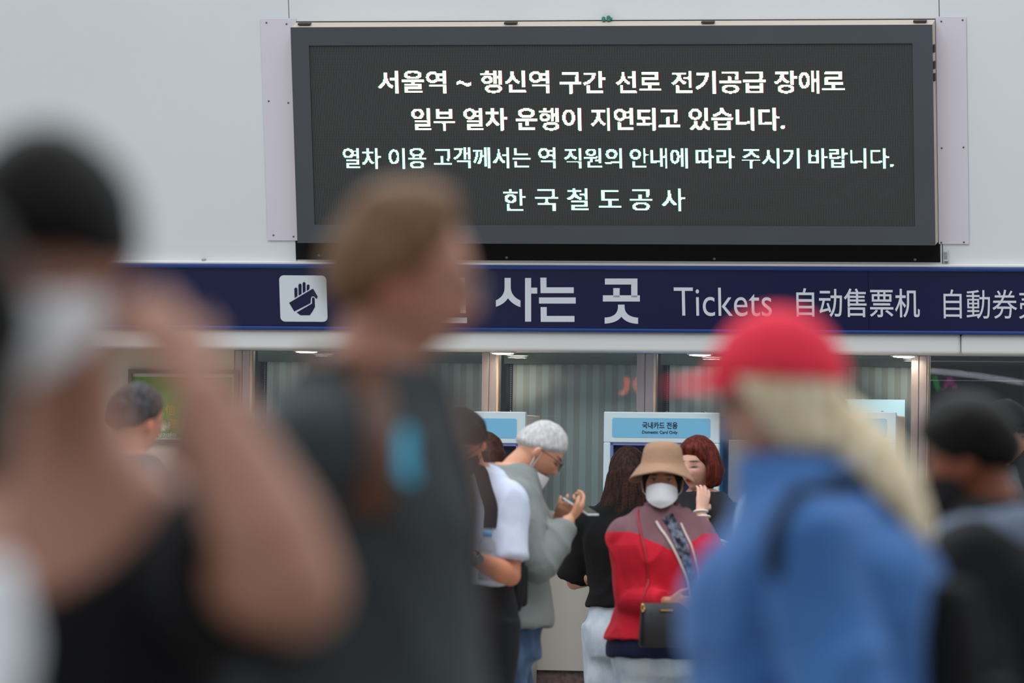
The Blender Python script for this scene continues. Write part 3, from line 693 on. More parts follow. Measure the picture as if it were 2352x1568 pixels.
        def post(ob, me, co):
            A = np.array(MHi); q = co @ A[:3, :3].T + A[:3, 3]; x, y, z = np.abs(q[:, 0]), q[:, 1], q[:, 2]
            f = (y > .055) & (np.abs(z) < .13)
            col = np.tile(skin, (len(co), 1)); col *= (1 + .05 * pnoise(co, (18, 18, 18)))[:, None]
            def mixc(w, c):
                nonlocal col
                w = np.clip(w, 0, 1)[:, None]; col = col * (1 - w) + c * w
            G2 = lambda cx, sx_, cz, sz: np.exp(-((x - cx) / sx_) ** 2 - ((z - cz) / sz) ** 2) * f
            mixc(.35 * (G2(.042, .02, -.03, .02)), skin * np.array([1.08, .78, .75]))
            mixc(.3 * G2(0, .014, -.035, .014), skin * np.array([1.05, .8, .78]))
            mixc(.5 * np.exp(-((np.abs(q[:, 0]) - .08) / .012) ** 2 - ((z + .012) / .04) ** 2), skin * np.array([1.1, .62, .58]))
            mixc(1.5 * G2(0, .019, -.0635, .0085), lip); mixc(1.2 * G2(0, .020, -.0636, .0022), lip * .3)
            mixc(1.7 * G2(.032, .019, .0225, .0042), br)
            if s.look == 'shut': mixc(2.2 * G2(.032, .015, -.0035, .0035), br * .5)
            else: mixc(1.0 * G2(.032, .016, .008, .0035), br * .5)
            at_ = me.color_attributes.new('Col', 'FLOAT_COLOR', 'POINT')
            at_.data.foreach_set('color', np.concatenate([col, np.ones((len(co), 1))], 1).astype(np.float32).ravel())
        ob = remesh('body', g, voxel, SKIN, s.root, 3, .4, post=post)
        if s.look == 'eyes':                          # eyeballs belong to the body mesh
            import bmesh
            bm = bmesh.new(); bm.from_mesh(ob.data); cl = bm.verts.layers.float_color['Col']
            for k in (-1, 1):
                c = Vector((k * .031, .0745, .001)); n = 20; vv = []
                for i in range(13):
                    ph = PI * i / 26
                    for j in range(n):
                        a = 2*PI*j/n; loc = c + Vector((math.sin(ph) * math.cos(a) * .0135, math.cos(ph) * .0105, math.sin(ph) * math.sin(a) * .0068))
                        v = bm.verts.new(s.MH @ loc); v[cl] = (.015, .01, .008, 1) if ph < .42 else (.34, .32, .31, 1); vv.append(v)
                for i in range(12):
                    for j in range(n):
                        try: fc = bm.faces.new((vv[i*n+j], vv[i*n+(j+1)%n], vv[(i+1)*n+(j+1)%n], vv[(i+1)*n+j])); fc.smooth = True
                        except ValueError: pass
            bm.normal_update(); bm.to_mesh(ob.data); bm.free()
        return ob
    def shirt(s, m, name='shirt', hem=-.06, sleeve=.62, off=.012, voxel=.010, flare=0., cuff=.012, wr=.004, wk=(9, 9, 5), top=.346, cut=None, split=None, collar=None, sides='LR', soff=None, extra=None):
        g = G(); g.rings(s.torso(off, hem, top, flare=flare))
        soff = off if soff is None else soff
        for sd in sides: s.arm(g, sd, soff, sleeve, cuff)
        if collar:
            R = []; up = (s.MH @ Vector((0, -.02, -.03)) - s.nb).normalized(); r0 = .040 * s.H
            for h_, k in ((-.03, 1.35), (0, 1.18), (collar, 1.12), (collar, .85), (-.02, .85)):
                fw = Vector((0, .012, 0)); c = s.nb + up * h_ + fw
                R.append([c + Vector((math.cos(a) * r0 * k, math.sin(a) * r0 * k * 1.08, -.012 * math.sin(a) * (1 if math.sin(a) > 0 else 0))) for a in (2*PI*j/24 for j in range(24))])
            g.rings(R)
        if extra: extra(g)
        def post(ob, me, co):
            if cut is not None:
                import bmesh
                bm = bmesh.new(); bm.from_mesh(me); cc = np.array([f.calc_center_median()[:] for f in bm.faces]); kk = cut(cc)
                bmesh.ops.delete(bm, geom=[f for f, q in zip(list(bm.faces), kk) if q], context='FACES'); bm.to_mesh(me); bm.free()
            if split is not None:
                c = np.empty(len(me.polygons) * 3); me.polygons.foreach_get('center', c)
                me.polygons.foreach_set('material_index', split(c.reshape(-1, 3)).astype(np.int32))
        ob = remesh(name, g, voxel, m, s.root, 3, .5, disp=lambda c: wr * pnoise(c, wk) + wr * .5 * pnoise(c[:, [1, 2, 0]], (22, 14, 22)) + wr * 1.5 * (np.clip(1 - 1.6 * np.abs(pnoise(c[:, [2, 0, 1]] + c[:, [0, 1, 2]] * .5, (10, 7, 9))), 0, 1) ** 2 - .2), post=post)
        s.outer = BVHTree.FromPolygons([v.co[:] for v in ob.data.vertices], [f.vertices[:] for f in ob.data.polygons]); return ob
    def pants(s, m, off=.016, voxel=.012, top=.11, wr=.004, name='trousers', sides='LR', end=.97):
        g = G(); g.rings(s.torso(.006, -.085, top))
        for sd in 'LR': s.leg(g, sd, off, end)
        return remesh(name, g, voxel, m, s.root, 3, .5, disp=lambda c: wr * pnoise(c, (9, 9, 12)))
    def shoes(s, m):
        for sd in 'LR':
            an = s.legs[sd][2]; g = G()
            g.tube([an + Vector((0, -.035, -.045)), an + Vector((0, .05, -.045)), an + Vector((0, .12, -.055)), an + Vector((0, .165, -.06))], [(.036, .042), (.042, .042), (.043, .032), (.035, .024)], side=(1, 0, 0))
            g.ball(an + Vector((0, -.005, -.01)), (.036, .045, .03))
            q = np.array([v for v in g.v]); 
            g.v = [(x, y, max(z, .003)) for x, y, z in g.v]
            build('shoe', g, m, s.root, smooth=True)
    def hair(s, m, front=.62, side=.08, back=-.55, thick=.016, topk=1.3, vol=.004, voxel=.006, extra=None, name='hair', sharp=.15, parting=None, nk=(70, 70, 12)):
        na, nz = 96, 80; d = dirs(na, nz); p = head_pts(d, s.fem)
        az = np.abs(np.arctan2(d[:, 0], d[:, 1]))
        z0 = np.interp(az, [0, .55, 1.05, 1.5, 2.1, PI], [front, front * .93, front * .45 + side * .5, side, (side + back) * .55, back])
        k = sstep(z0 - sharp, z0 + sharp, d[:, 2])
        r = thick * (1 + (topk - 1) * np.clip(d[:, 2], 0, 1)) + vol * pnoise(d, (5, 5, 4))
        nrm = d / np.array([.075, .096, .116]); nrm /= np.linalg.norm(nrm, axis=1)[:, None]
        p = p + nrm * (r * k - .010 * (1 - k))[:, None]
        g = G(); grid_rings(g, p, na, nz, s.MH)
        if extra: extra(g)
        A = np.array(s.MH.inverted())
        return remesh(name, g, voxel, m, s.root, 2, .4, disp=lambda c: .0016 * pnoise((c @ A[:3, :3].T + A[:3, 3]), nk))
    def add(s, name, g, m, head=False, smooth=True, bevel=0., parent=None):
        if head: g.v = [tuple(s.MH @ Vector(v)) for v in g.v]
        return build(name, g, m, parent or s.root, smooth=smooth, bevel=bevel)
    def mask(s, m, loops=True, z1=-.012, z0=-.116, dz=0., dy=0.):
        g = G(); nu, nv = 29, 17; F, Bk = [], []
        for j in range(nv):
            z = z0 + (z1 - z0) * j / (nv - 1)
            for i in range(nu):
                u = -1 + 2 * i / (nu - 1); top = z1 - .020 * abs(u) ** 1.6; bot = z0 + .048 * abs(u) ** 1.5
                zz = bot + (top - bot) * j / (nv - 1); x = .066 * math.sin(u * 1.35) / math.sin(1.35)
                y = .096 + .028 * (1 - abs(u)) * (1 - ((zz + .055) / .075) ** 2 * .35) - .075 * abs(u) ** 2.3 - .012 * max(0, (-.085 - zz) / .03)
                F.append((x, y + dy, zz + dz)); Bk.append((x * .97, y + dy - .004, zz + dz))
        fc = [(j*nu+i, j*nu+i+1, (j+1)*nu+i+1, (j+1)*nu+i) for j in range(nv-1) for i in range(nu-1)]; N = nu * nv
        g.add(F + Bk, [f for f in fc] + [tuple(N + k for k in f[::-1]) for f in fc])
        ob = s.add('face_mask', g, m, head=True)
        for e in ob.data.edges:
            if all(v % N % nu == nu // 2 for v in e.vertices): e.use_edge_sharp = True
        if loops:
            g = G()
            for k in (-1, 1):
                g = G(); g.tube([(k*.062, .030 + dy, -.034 + dz), (k*.078, .004, -.006), (k*.086, -.016, .004), (k*.087, -.024, -.012), (k*.080, -.008, -.044), (k*.060, .028 + dy, -.066 + dz)], .0016, n=6)
                s.add('ear_loop', g, m, head=True)
    def glasses(s, m, lens=None, r=.021, y=.108):
        g = G()
        for k in (-1, 1):
            c = Vector((k * .033, y, -.002)); g.tube([c + Vector((math.cos(a) * r * 1.15, -.004 * abs(math.cos(a)), math.sin(a) * r * .85)) for a in (2*PI*j/22 for j in range(23))], .0017, n=6, rnd=False)
            g.tube([(k * .057, y - .004, .004), (k * .080, .05, .006), (k * .083, -.01, .002), (k * .082, -.03, -.016)], .0016, n=6)
        g.tube([(-.010, y, 0), (0, y + .003, .003), (.010, y, 0)], .0015, n=6)
        o = s.add('glasses', g, m, head=True)
        if lens:
            for k in (-1, 1):
                g = G(); c = Vector((k * .033, y - .001, -.002)); n = 20
                R = [[c + Vector((math.cos(2*PI*j/n) * r * 1.13 * q, dy, math.sin(2*PI*j/n) * r * .83 * q)) for j in range(n)] for q, dy in ((1, 0), (.5, .001), (.5, .002), (1, .0015))]
                g.rings(R); g.v = [tuple(s.MH @ Vector(v)) for v in g.v]; build('lens', g, lens, s.root, smooth=True)
    def topt(s, x):
        """height (fraction above the hip) of the shoulder line at sideways x"""
        return float(np.interp(abs(x) / s.H, [.034, .054, .074, .094, .108, .14], [.358, .338, .325, .305, .288, .27]))
    def surf(s, t, x, off=.02, front=True):
        """point on the clothed torso surface: t (fraction of height above the hip), sideways x in metres"""
        R = s.torso(off, t, t + .001)[0]; best = None
        for q in R:
            loc = q - s.spine(t * s.H); fy = loc.y
            if (fy > 0) == front and (best is None or abs(q.x - x) < abs(best.x - x)): best = q
        return best
    def on(s, u, v):
        """where the line of sight of photo pixel (u, v) meets the outer garment, with its normal"""
        o = s.Mi @ CAM; d = (s.Mi.to_3x3() @ ray(u, v)).normalized(); q = s.outer.ray_cast(o, d)
        if q[0] is None:
            t = (s.hc - o).dot(d); q = s.outer.find_nearest(o + d * t)
        return q[0], q[1]
    def ribbon(s, pts, w, m, name='strap', root=None, off=.004, th=.003, drape=True, bevel=.0015):
        """flat band along points, laid on the outer garment; w may be a list"""
        C = []; n = len(pts); pts = [Vector(q) for q in pts]; ww = w if isinstance(w, (list, tuple)) else [w] * n
        for i in range(n - 1):
            a, b, c, d = pts[max(i-1, 0)], pts[i], pts[i+1], pts[min(i+2, n-1)]
            for k in range(6):
                u = k / 6; C.append((.5 * ((2*b) + (c - a)*u + (2*a - 5*b + 4*c - d)*u*u + (3*b - a - 3*c + d)*u**3), ww[i] + (ww[i+1] - ww[i]) * u))
        C.append((pts[-1], ww[-1])); Q = []
        for q, wi in C:
            loc, no, _, _ = s.outer.find_nearest(q); Q.append((loc if drape else q, no, wi))
        N_ = [sum((Q[j][1] for j in range(max(0, i-3), min(len(Q), i+4))), Vector()).normalized() for i in range(len(Q))]
        L_ = [sum((Q[j][0] for j in range(max(0, i-1), min(len(Q), i+2))), Vector()) / (min(len(Q), i+2) - max(0, i-1)) for i in range(len(Q))]
        R = []
        for i in range(len(Q)):
            t = (L_[min(i+1, len(Q)-1)] - L_[max(i-1, 0)]).normalized(); nn = (N_[i] - t * N_[i].dot(t)).normalized(); sd = t.cross(nn); ring = []
            us = (-.5, -.17, .17, .5); up = []
            for u in us:
                q = L_[i] + sd * (Q[i][2] * u); loc, no, _, _ = s.outer.find_nearest(q); h = max(0., (loc - q).dot(nn)) if (loc - q).length < .03 else 0.
                up.append(q + nn * (h + off))
            R.append([q - nn * th * 2 for q in up] + [q + nn * th for q in up[::-1]])
        g = G(); g.rings(R)
        if root is not None: Mx = root.matrix_world.inverted() @ s.M; g.v = [tuple(Mx @ v) for v in map(Vector, g.v)]
        return build(name, g, m, root or s.root, smooth=False, bevel=bevel)
    def strap(s, x0, x1, w, m, root=None, name='strap', t_low=.12):
        pts = [s.surf(t_low, x1, .02), s.surf((t_low + .25) / 2, (x0 + x1) / 2, .02), s.surf(.25, x0, .02)]
        S = s.spine(s.topt(x0) * s.H, .0, x0); pts += [S + Vector((0, .035, .02)), S + Vector((0, -.03, .02)), s.surf(.25, x0, .02, False), s.surf(.14, x0 * .9, .02, False)]
        return s.ribbon(pts, w, m, name, root)
    def item(s, name, label, cat, M=None, group=None):
        """a carried thing: its own top-level object placed at local matrix M of this person"""
        return tag(empty(name, s.M @ (M or Matrix.Identity(4))), label, cat, group)
    def rucksack(s, label, m, ms, w=.29, h=.42, dep=.15, t=.03, straps=((.5, .5),), strap_w=.05, pix=(), dz=0.):
        c = s.surf(.15, 0, .02, False) + Vector((0, 0, dz)); bk = s.item('backpack', label, 'backpack', Matrix.Translation(c))
        g = G(); R = []
        for k in range(9):
            z = -h * .55 + h * k / 8; q = 1 - .18 * (abs(k - 4) / 4) ** 3; d_ = dep * (1 - .25 * (k / 8) ** 2)
            R.append([(x * w * .5 * q, y, z) for x, y in ((-1, .0), (1, .0), (1.0, -d_ * .6), (.8, -d_), (-.8, -d_), (-1.0, -d_ * .6))])
        g.rings(R); build('bag_body', g, m, bk, smooth=False, bevel=.02, seg=3)
        g = G(); g.box((-w * .36, -dep - .045, -h * .5), (w * .36, -dep + .02, -h * .1)); build('front_pocket', g, m, bk, bevel=.02, seg=3)
        g = G(); g.tube([(-.04, -.02, h * .44), (-.025, -.02, h * .50), (.025, -.02, h * .50), (.04, -.02, h * .44)], [(.012, .004)] * 4); build('grab_handle', g, ms, bk)
        bpy.context.view_layer.update()
        for x0, x1 in straps: s.strap(x0, x1, strap_w, ms, root=bk)
        for q in pix: s.ribbon([s.on(u, v)[0] for u, v in q], strap_w, ms, root=bk)
        return bk

def hairmat(name, rgb, rgb2, rough=.55):
    return mat(name, rgb, rough, spec=.12, rgb2=rgb2, vscale=(90, 90, 6), bump=.25, bscale=120, distort=.4)
def cloth(name, rgb, rgb2=None, rough=.85, bump=.15, var=.08, vs_=(14, 14, 9), sheen=.02):
    return mat(name, rgb, rough, spec=.2, var=var, rgb2=rgb2, vscale=vs_, bump=bump, bscale=420, sheen=sheen)
HB = hairmat('hair_black', (7, 7, 7), (16, 14, 14)); HBR = hairmat('hair_brown', (44, 26, 20), (70, 40, 28))
M_jeans = cloth('denim_blue', (58, 76, 104), (82, 104, 134), bump=.3); M_ljeans = cloth('denim_light', (176, 190, 206), (206, 216, 226), bump=.3)
M_btr = cloth('black_trousers', (24, 25, 30)); M_shoe = mat('shoe_dark', (34, 32, 32), .5); M_shoew = mat('shoe_white', (200, 200, 198), .5)
M_maskw = mat('mask_white', (228, 230, 236), .8, spec=.2); M_maskb = mat('mask_black', (30, 30, 34), .8, spec=.2)
M_gfr = mat('glasses_frame', (46, 44, 46), .3, metal=.4)
M_lens = bpy.data.materials.new('lens_clear'); M_lens.use_nodes = True; t_ = M_lens.node_tree; t_.nodes.clear()
a_ = t_.nodes.new('ShaderNodeBsdfTransparent'); b2_ = t_.nodes.new('ShaderNodeBsdfGlossy'); b2_.inputs['Roughness'].default_value = .03; c_ = t_.nodes.new('ShaderNodeMixShader'); c_.inputs[0].default_value = .15; d_ = t_.nodes.new('ShaderNodeOutputMaterial')
t_.links.new(a_.outputs[0], c_.inputs[1]); t_.links.new(b2_.outputs[0], c_.inputs[2]); t_.links.new(c_.outputs[0], d_.inputs[0])
M_phone = mat('phone_white', (216, 218, 226), .25); M_pscr = mat('phone_screen', (26, 28, 36), .1)
M_leather = mat('brown_leather', (84, 48, 28), .45, var=.3, vscale=(20, 20, 20)); M_nylon = cloth('black_nylon', (20, 20, 22))
def phone(p, Mloc, label, m=None):
    ph = p.item('phone', label, 'phone', Mloc)
    g = G(); g.box((-.036, -.004, -.074), (.036, .004, .074)); build('phone_body', g, m or M_phone, ph, bevel=.0035, seg=3)
    g = G(); g.box((-.033, .004, -.070), (.033, .0046, .070)); build('screen', g, M_pscr, ph)
    return ph

# ---- the man in a grey T-shirt walking past, close to the camera
def man_grey():
    p = Person('man with glasses in a grey T-shirt walking past with brown backpack straps', (932, 645), 8.17, -107, lean=5, hyaw=13, hpitch=4, fat=1.1, belly=.06, skin=(178, 126, 108), shoulder=1.05,
               arms={'R': dict(rel=(.10, -.10, -.50), pole=(.3, -1, -.2)), 'L': dict(rel=(-.10, .16, -.48))}, stance=(.22, -.2))
    p.make_body(.008, brow=(110, 80, 55))
    p.shirt(cloth('grey_tee', (54, 60, 64)), hem=-.07, sleeve=.78, off=.022, cuff=.018, wr=.006, collar=.004)
    p.pants(M_btr); p.shoes(M_shoe)
    p.hair(hairmat('hair_sandy', (96, 70, 50), (124, 94, 68)), front=.80, side=.08, back=-.66, thick=.026, vol=.007, voxel=.008)
    # short beard along the jaw
    p.glasses(M_gfr, M_lens)
    p.ribbon([p.on(u, v)[0] for u, v in ((938, 985), (925, 1030), (930, 1075), (950, 1105))], [.022, .034, .036, .012], mat('print_cyan', (40, 168, 205), .6), 'chest_print', off=.001, th=.001, bevel=0)
    p.rucksack('brown leather backpack worn by the man in the grey T-shirt', M_leather, M_leather, w=.25, h=.44, dep=.11, straps=((-.085, -.12),), strap_w=.06, dz=.09, pix=(((730, 850), (752, 815), (785, 800), (815, 815), (850, 880), (872, 985), (866, 1090), (846, 1190)),))
man_grey()

# ---- the woman in the red cap
def woman_cap():
    p = Person('blonde woman in a red cap and blue jacket walking past in profile', (1790, 924), 9.33, 86, lean=4, hpitch=3, fem=.8, fat=1.36, bust=.025, belly=.05, skin=(190, 146, 128), shoulder=1.08,
               arms={'L': dict(rel=(-.12, .04, -.48), pole=(-.4, -1, -.1)), 'R': dict(rel=(.10, .12, -.46))}, armfat=1.35, stance=(.15, -.12))
    p.make_body(.008)
    p.shirt(cloth('blue_jacket', (62, 108, 170), sheen=.1), 'jacket', hem=-.09, sleeve=1.9, off=.030, cuff=.012, wr=.011, wk=(6, 6, 4), collar=.05, soff=.026)
    p.pants(M_jeans); p.shoes(M_shoew)
    def tail(g):
        T = lambda x, y, z: p.MH @ Vector((x, y, z))
        g.tube([T(0, -.075, -.01), T(-.005, -.11, -.045), T(-.012, -.145, -.10), T(-.015, -.18, -.165), T(-.015, -.21, -.23), T(-.015, -.225, -.285)], [(.03, .03), (.05, .045), (.074, .058), (.080, .056), (.062, .042), (.018, .014)], side=(1, 0, 0), n=18)
        for k in (-1, 1): g.tube([T(k*.062, .03, .03), T(k*.070, .0, -.01), T(k*.070, -.03, -.05), T(k*.05, -.07, -.07)], [(.012, .026), (.016, .036), (.018, .036), (.02, .03)], side=(1, 0, 0))
    p.hair(hairmat('hair_blonde', (204, 184, 144), (236, 228, 206)), front=.5, side=-.35, back=-.75, thick=.018, voxel=.008, extra=tail, vol=.004)  # blonde, with the backlight's whitening put into the paler second tone
    M_red = cloth('cap_red', (230, 54, 78), bump=.1)
    cap = cap_build(p, M_red, 'cap', lift=.026)
    g = G()
    for k in (-1, 1): g.tube([(k*.008, .118, 0), (k*.03, .116, .002), (k*.056, .098, .002), (k*.062, .085, .002)], [(.005, .014), (.004, .022), (.004, .020), (.004, .010)], side=(0, 0, 1), n=12); g.tube([(k*.062, .085, .005), (k*.08, .03, .006), (k*.084, -.02, 0)], [(.002, .004)] * 3, n=6)
    p.add('sunglasses', g, mat('sunglass_black', (24, 20, 24), .2), head=True)
    bpy.context.view_layer.update()
    b = p.rucksack('dark backpack with slim straps worn by the woman in the red cap', M_nylon, M_nylon, w=.24, h=.30, dep=.10, straps=((.12, .16),), strap_w=.03, pix=(((1775, 1330), (1782, 1240), (1805, 1175), (1860, 1125), (1930, 1108), (2010, 1135), (2060, 1200)),))
def cap_build(p, m, name, lift=.02, brim=.085, mark=None, scale=1.0):
    na, nz = 48, 40; d = dirs(na, nz); q = head_pts(d, p.fem); nr = d / np.array([.075, .096, .116]); nr /= np.linalg.norm(nr, axis=1)[:, None]
    k = sstep(.12, .26, d[:, 2] - .10 * d[:, 1]); bulge = lift * (1 + .3 * np.clip(d[:, 2], 0, 1))
    q = q + nr * (bulge * k - .012 * (1 - k))[:, None]
    q[:, 2] += .014 * k
    g = G(); grid_rings(g, q, na, nz)
    c = p.add(name, g, m, head=True)
    g = G(); R = []
    for j in range(9):                                 # visor: a bent plate with thickness
        v = j / 8; ring = []
        for i in range(17):
            u = -1 + i / 8; x = .078 * u * (1 - .12 * v * v); y = .112 - .075 * abs(u) ** 2 + brim * v * math.sqrt(max(0, 1 - (u * .98) ** 2)) * 1.0; z = .056 - .014 * abs(u) ** 1.6 - .016 * v
            ring.append((x, y, z))
        R.append(ring)
    top = [pt_ for r in R for pt_ in r]; bot = [(x, y, z - .005) for x, y, z in top]; N = len(top); nu = 17
    fs = [(j*nu+i, j*nu+i+1, (j+1)*nu+i+1, (j+1)*nu+i) for j in range(8) for i in range(16)]
    g.add(top + bot, fs + [tuple(N + x for x in f[::-1]) for f in fs] + [(8*nu+i, 8*nu+i+1, N+8*nu+i+1, N+8*nu+i) for i in range(16)])
    g.v = [tuple(p.MH @ Vector(v)) for v in g.v]; vis = build('visor', g, m, c, smooth=True)
    g = G(); g.ball((0, 0, .116 + lift * 1.25), (.008, .008, .005)); g.v = [tuple(p.MH @ Vector(v)) for v in g.v]; build('top_button', g, m, c, smooth=True)
    return c
woman_cap()

# ---- the man with black hair at the frame edge
def man_dark():
    p = Person('tanned black-haired man in black with a slate hood, behind the blonde ponytail', (2230, 1052), 11.9, 62, lean=6, hyaw=8, hpitch=14, fat=1.2, skin=(128, 72, 50), stance=(.1, -.1), shoulder=1.05)
    p.make_body(.008)
    p.shirt(cloth('black_jacket', (24, 26, 28)), 'jacket', hem=-.08, sleeve=1.9, off=.028, wr=.008, collar=.045)
    p.pants(M_btr); p.shoes(M_shoe)
    p.hair(HB, front=.5, side=-.02, back=-.52, thick=.020, voxel=.008)
    g = G(); R = []
    for (h_, k, dz) in ((.0, 1.5, 0), (.03, 1.75, 0), (.01, 2.15, -.02), (-.03, 2.3, -.04), (-.03, 1.6, -.03)):
        c = p.nb + Vector((0, -.012, h_ + dz - .01)); r0 = .045 * p.H
        R.append([c + Vector((math.cos(a) * r0 * k * 1.2, math.sin(a) * r0 * k, -.02 * math.sin(a))) for a in (2*PI*j/26 for j in range(26))])
    g.rings(R); remesh('hood', g, .009, cloth('slate_hood', (104, 116, 136)), p.root, 4, .5, disp=lambda c: .004 * pnoise(c, (12, 12, 12)))
    p.mask(M_maskb)
man_dark()

# ---- the nearest pair at the frame edge
def person_arm():
    p = Person('person in a black top and white mask raising a bare arm to the head', (112, 590), 6.05, 166, hyaw=-4, hpitch=16, fem=.3, skin=(160, 114, 96), shoulder=.86, fat=1.05, armfat=1.4, necklen=.095,
               arms={'L': dict(w=P(448, 868, 5.9), e=P(900, 1750, 5.75), hand=(P(290, 640, 5.95) - P(448, 868, 5.9), P(150, 760, 6.05) - P(330, 760, 5.9), .5)), 'R': dict(rel=(.1, .05, -.5))})
    p.make_body(.009)
    p.shirt(cloth('black_top', (14, 15, 20)), 'top', hem=-.06, sleeve=.66, off=.016, cuff=.02, wr=.006, cut=lambda c: (c[:, 1] > .0) & (c[:, 2] > p.spine(.245 * p.H).z + 6 * c[:, 0] ** 2) | (c[:, 2] > p.spine(.325 * p.H).z))
    p.pants(M_btr); p.shoes(M_shoe)
    p.hair(HB, front=.30, side=-.02, back=-.5, thick=.024, voxel=.009)
    p.mask(M_maskw)
person_arm()
def person_edge():
    p = Person('nearest person with dark shoulder-length hair and a white shirt, seen from behind', (-215, 770), 5.25, 92, lean=-13, hpitch=4, fem=.3, shoulder=.8, fat=.9, skin=(176, 128, 110))
    p.make_body(.009)
    p.shirt(cloth('white_shirt_near', (214, 220, 228)), hem=-.06, sleeve=.6, off=.012, top=.30)
    p.pants(M_btr); p.shoes(M_shoe)
    def ex(g):
        T = lambda x, y, z: p.MH @ Vector((x, y, z))
        g.tube([T(0, -.04, .05), T(0, -.06, -.03), T(0, -.06, -.10), T(0, -.055, -.15)], [(.07, .05), (.085, .05), (.085, .045), (.07, .03)], side=(1, 0, 0), n=20)
    p.hair(HB, front=.45, side=-.5, back=-.9, thick=.022, voxel=.009, extra=ex)
person_edge()

# ---- pale blue shirt, half hidden behind the blue jacket
def person_pale():
    p = Person('person in a pale blue shirt mostly hidden behind the blue jacket', (1892, 985), 16.3, -20, fem=.2, fat=1.1, skin=(196, 150, 126))
    p.make_body(.012); p.shirt(cloth('pale_blue_shirt', (164, 190, 214)), hem=-.06, sleeve=1.8, off=.022, voxel=.014); p.pants(M_btr); p.shoes(M_shoe); p.hair(HB, voxel=.010)
person_pale()

# ---- elderly man at the poster
def elder():
    p = Person('elderly man in a teal shirt seen from behind, facing the green poster', (313, 968), 19.2, -40, hpitch=6, skin=(190, 128, 98), fat=1.08)
    p.make_body(.009); p.shirt(cloth('teal_shirt', (44, 84, 96)), hem=-.06, sleeve=.65, off=.018, collar=.035); p.pants(M_btr); p.shoes(M_shoe)
    p.hair(hairmat('hair_salt', (34, 34, 38), (68, 68, 72)), front=.6, side=.10, back=-.38, thick=.014)
    p.glasses(M_gfr, M_lens)
elder()

# ---- person in cream at the machine
def cream():
    p = Person('person in a cream shirt at the machine, seen between the white and grey shirts', (1113, 1062), 24.6, 14, fem=.4, skin=(190, 140, 112), shoulder=.95)
    p.make_body(.009); p.shirt(cloth('cream_shirt', (226, 218, 200)), hem=-.05, sleeve=1.8, off=.016); p.pants(M_btr); p.shoes(M_shoe); p.hair(HBR, side=-.2, back=-.75, thick=.018)
    p.rucksack('small charcoal backpack worn by the person in cream', cloth('charcoal_bag', (66, 66, 74)), M_nylon, w=.24, h=.34, dep=.12, straps=((.08, .1), (-.08, -.1)), strap_w=.04)
cream()

# ---- man in a white shirt with a phone
def man_white():
    D = 22.1
    p = Person('man in a white short-sleeved shirt and black mask looking down at a phone', (1063, 1018), D, 147, lean=4, hpitch=30, hyaw=15, skin=(188, 122, 92), fat=.95, shoulder=.93, look='shut',
               arms={'L': dict(w=P(1083, 1278, D - .28), e=P(1190, 1300, D - .02), hand=(P(1050, 1290, D - .33) - P(1083, 1278, D - .28), Vector((.1, .5, .9)), .7)),
                     'R': dict(w=P(1000, 1290, D - .32), e=P(930, 1290, D), hand=(Vector((.9, -.1, .1)), Vector((0, .3, .9)), .6))})
    p.make_body(.006)
    p.shirt(cloth('white_shirt', (194, 202, 222), bump=.25), hem=.088, sleeve=.80, off=.016, cuff=.018, wr=.008, collar=.03)
    p.pants(M_btr); p.shoes(M_shoe)
    p.hair(HB, front=.48, side=.06, back=-.45, thick=.024, vol=.006)
    p.mask(M_maskb); p.glasses(M_gfr, None)
    S, E, W, hd = p.arms['L']; f = (W - E).normalized()
    g = G(); c = E.lerp(W, .93); g.tube([c - f*.012, c + f*.012], .031, n=20, rnd=False)
    wt_ = p.add('wristwatch', g, M_nylon); g = G(); n_ = Vector((0, .2, -1)); n_ = (n_ - f * n_.dot(f)).normalized(); n_ = Vector((-.5, .85, .1)); n_ = (n_ - f*n_.dot(f)).normalized()
    g.tube([c + n_*.028, c + n_*.036], [.02, .02], n=20, rnd=False); build('watch_face', g, mat('watch_glass', (120, 124, 120), .2, metal=.5), wt_)
    pm = p.Mi @ P(1040, 1272, D - .37)
    Mx = Matrix.Translation(pm) @ Matrix.Rotation(.3, 4, 'Z') @ Matrix.Rotation(1.15, 4, 'X')
    phone(p, Mx, 'pale phone held by the man in the white shirt', mat('phone_mint', (170, 190, 180), .3))
    bk = p.rucksack('black backpack worn by the man in the white shirt', M_nylon, M_nylon, w=.22, h=.42, dep=.10, straps=((.115, .10),), strap_w=.05, pix=(((1086, 1062), (1104, 1080), (1118, 1125), (1130, 1168), (1130, 1215)),))
    bt = tag(empty('water_bottle', Matrix.Translation(P(1121, 1262, D - .16) - Vector((0, 0, .12)))), 'clear water bottle with a blue cap tucked beside the white shirt', 'bottle')
    M_pet = bpy.data.materials.new('pet_plastic'); M_pet.use_nodes = True; b = M_pet.node_tree.nodes['Principled BSDF']; b.inputs['Transmission Weight'].default_value = .8; b.inputs['Roughness'].default_value = .15; b.inputs['Base Color'].default_value = (.62, .66, .68, 1); b.inputs['IOR'].default_value = 1.2
    g = G(); g.lathe([(.004, 0), (.030, .002), (.033, .012), (.031, .05), (.033, .06), (.033, .12), (.028, .145), (.015, .168), (.013, .172)], 24); build('bottle_body', g, M_pet, bt, smooth=True)
    g = G(); g.lathe([(.004, .192), (.016, .191), (.0175, .186), (.0175, .172), (.015, .170)][::-1], 24); build('cap', g, mat('cap_blue', (86, 158, 214), .4), bt, smooth=True)
man_white()

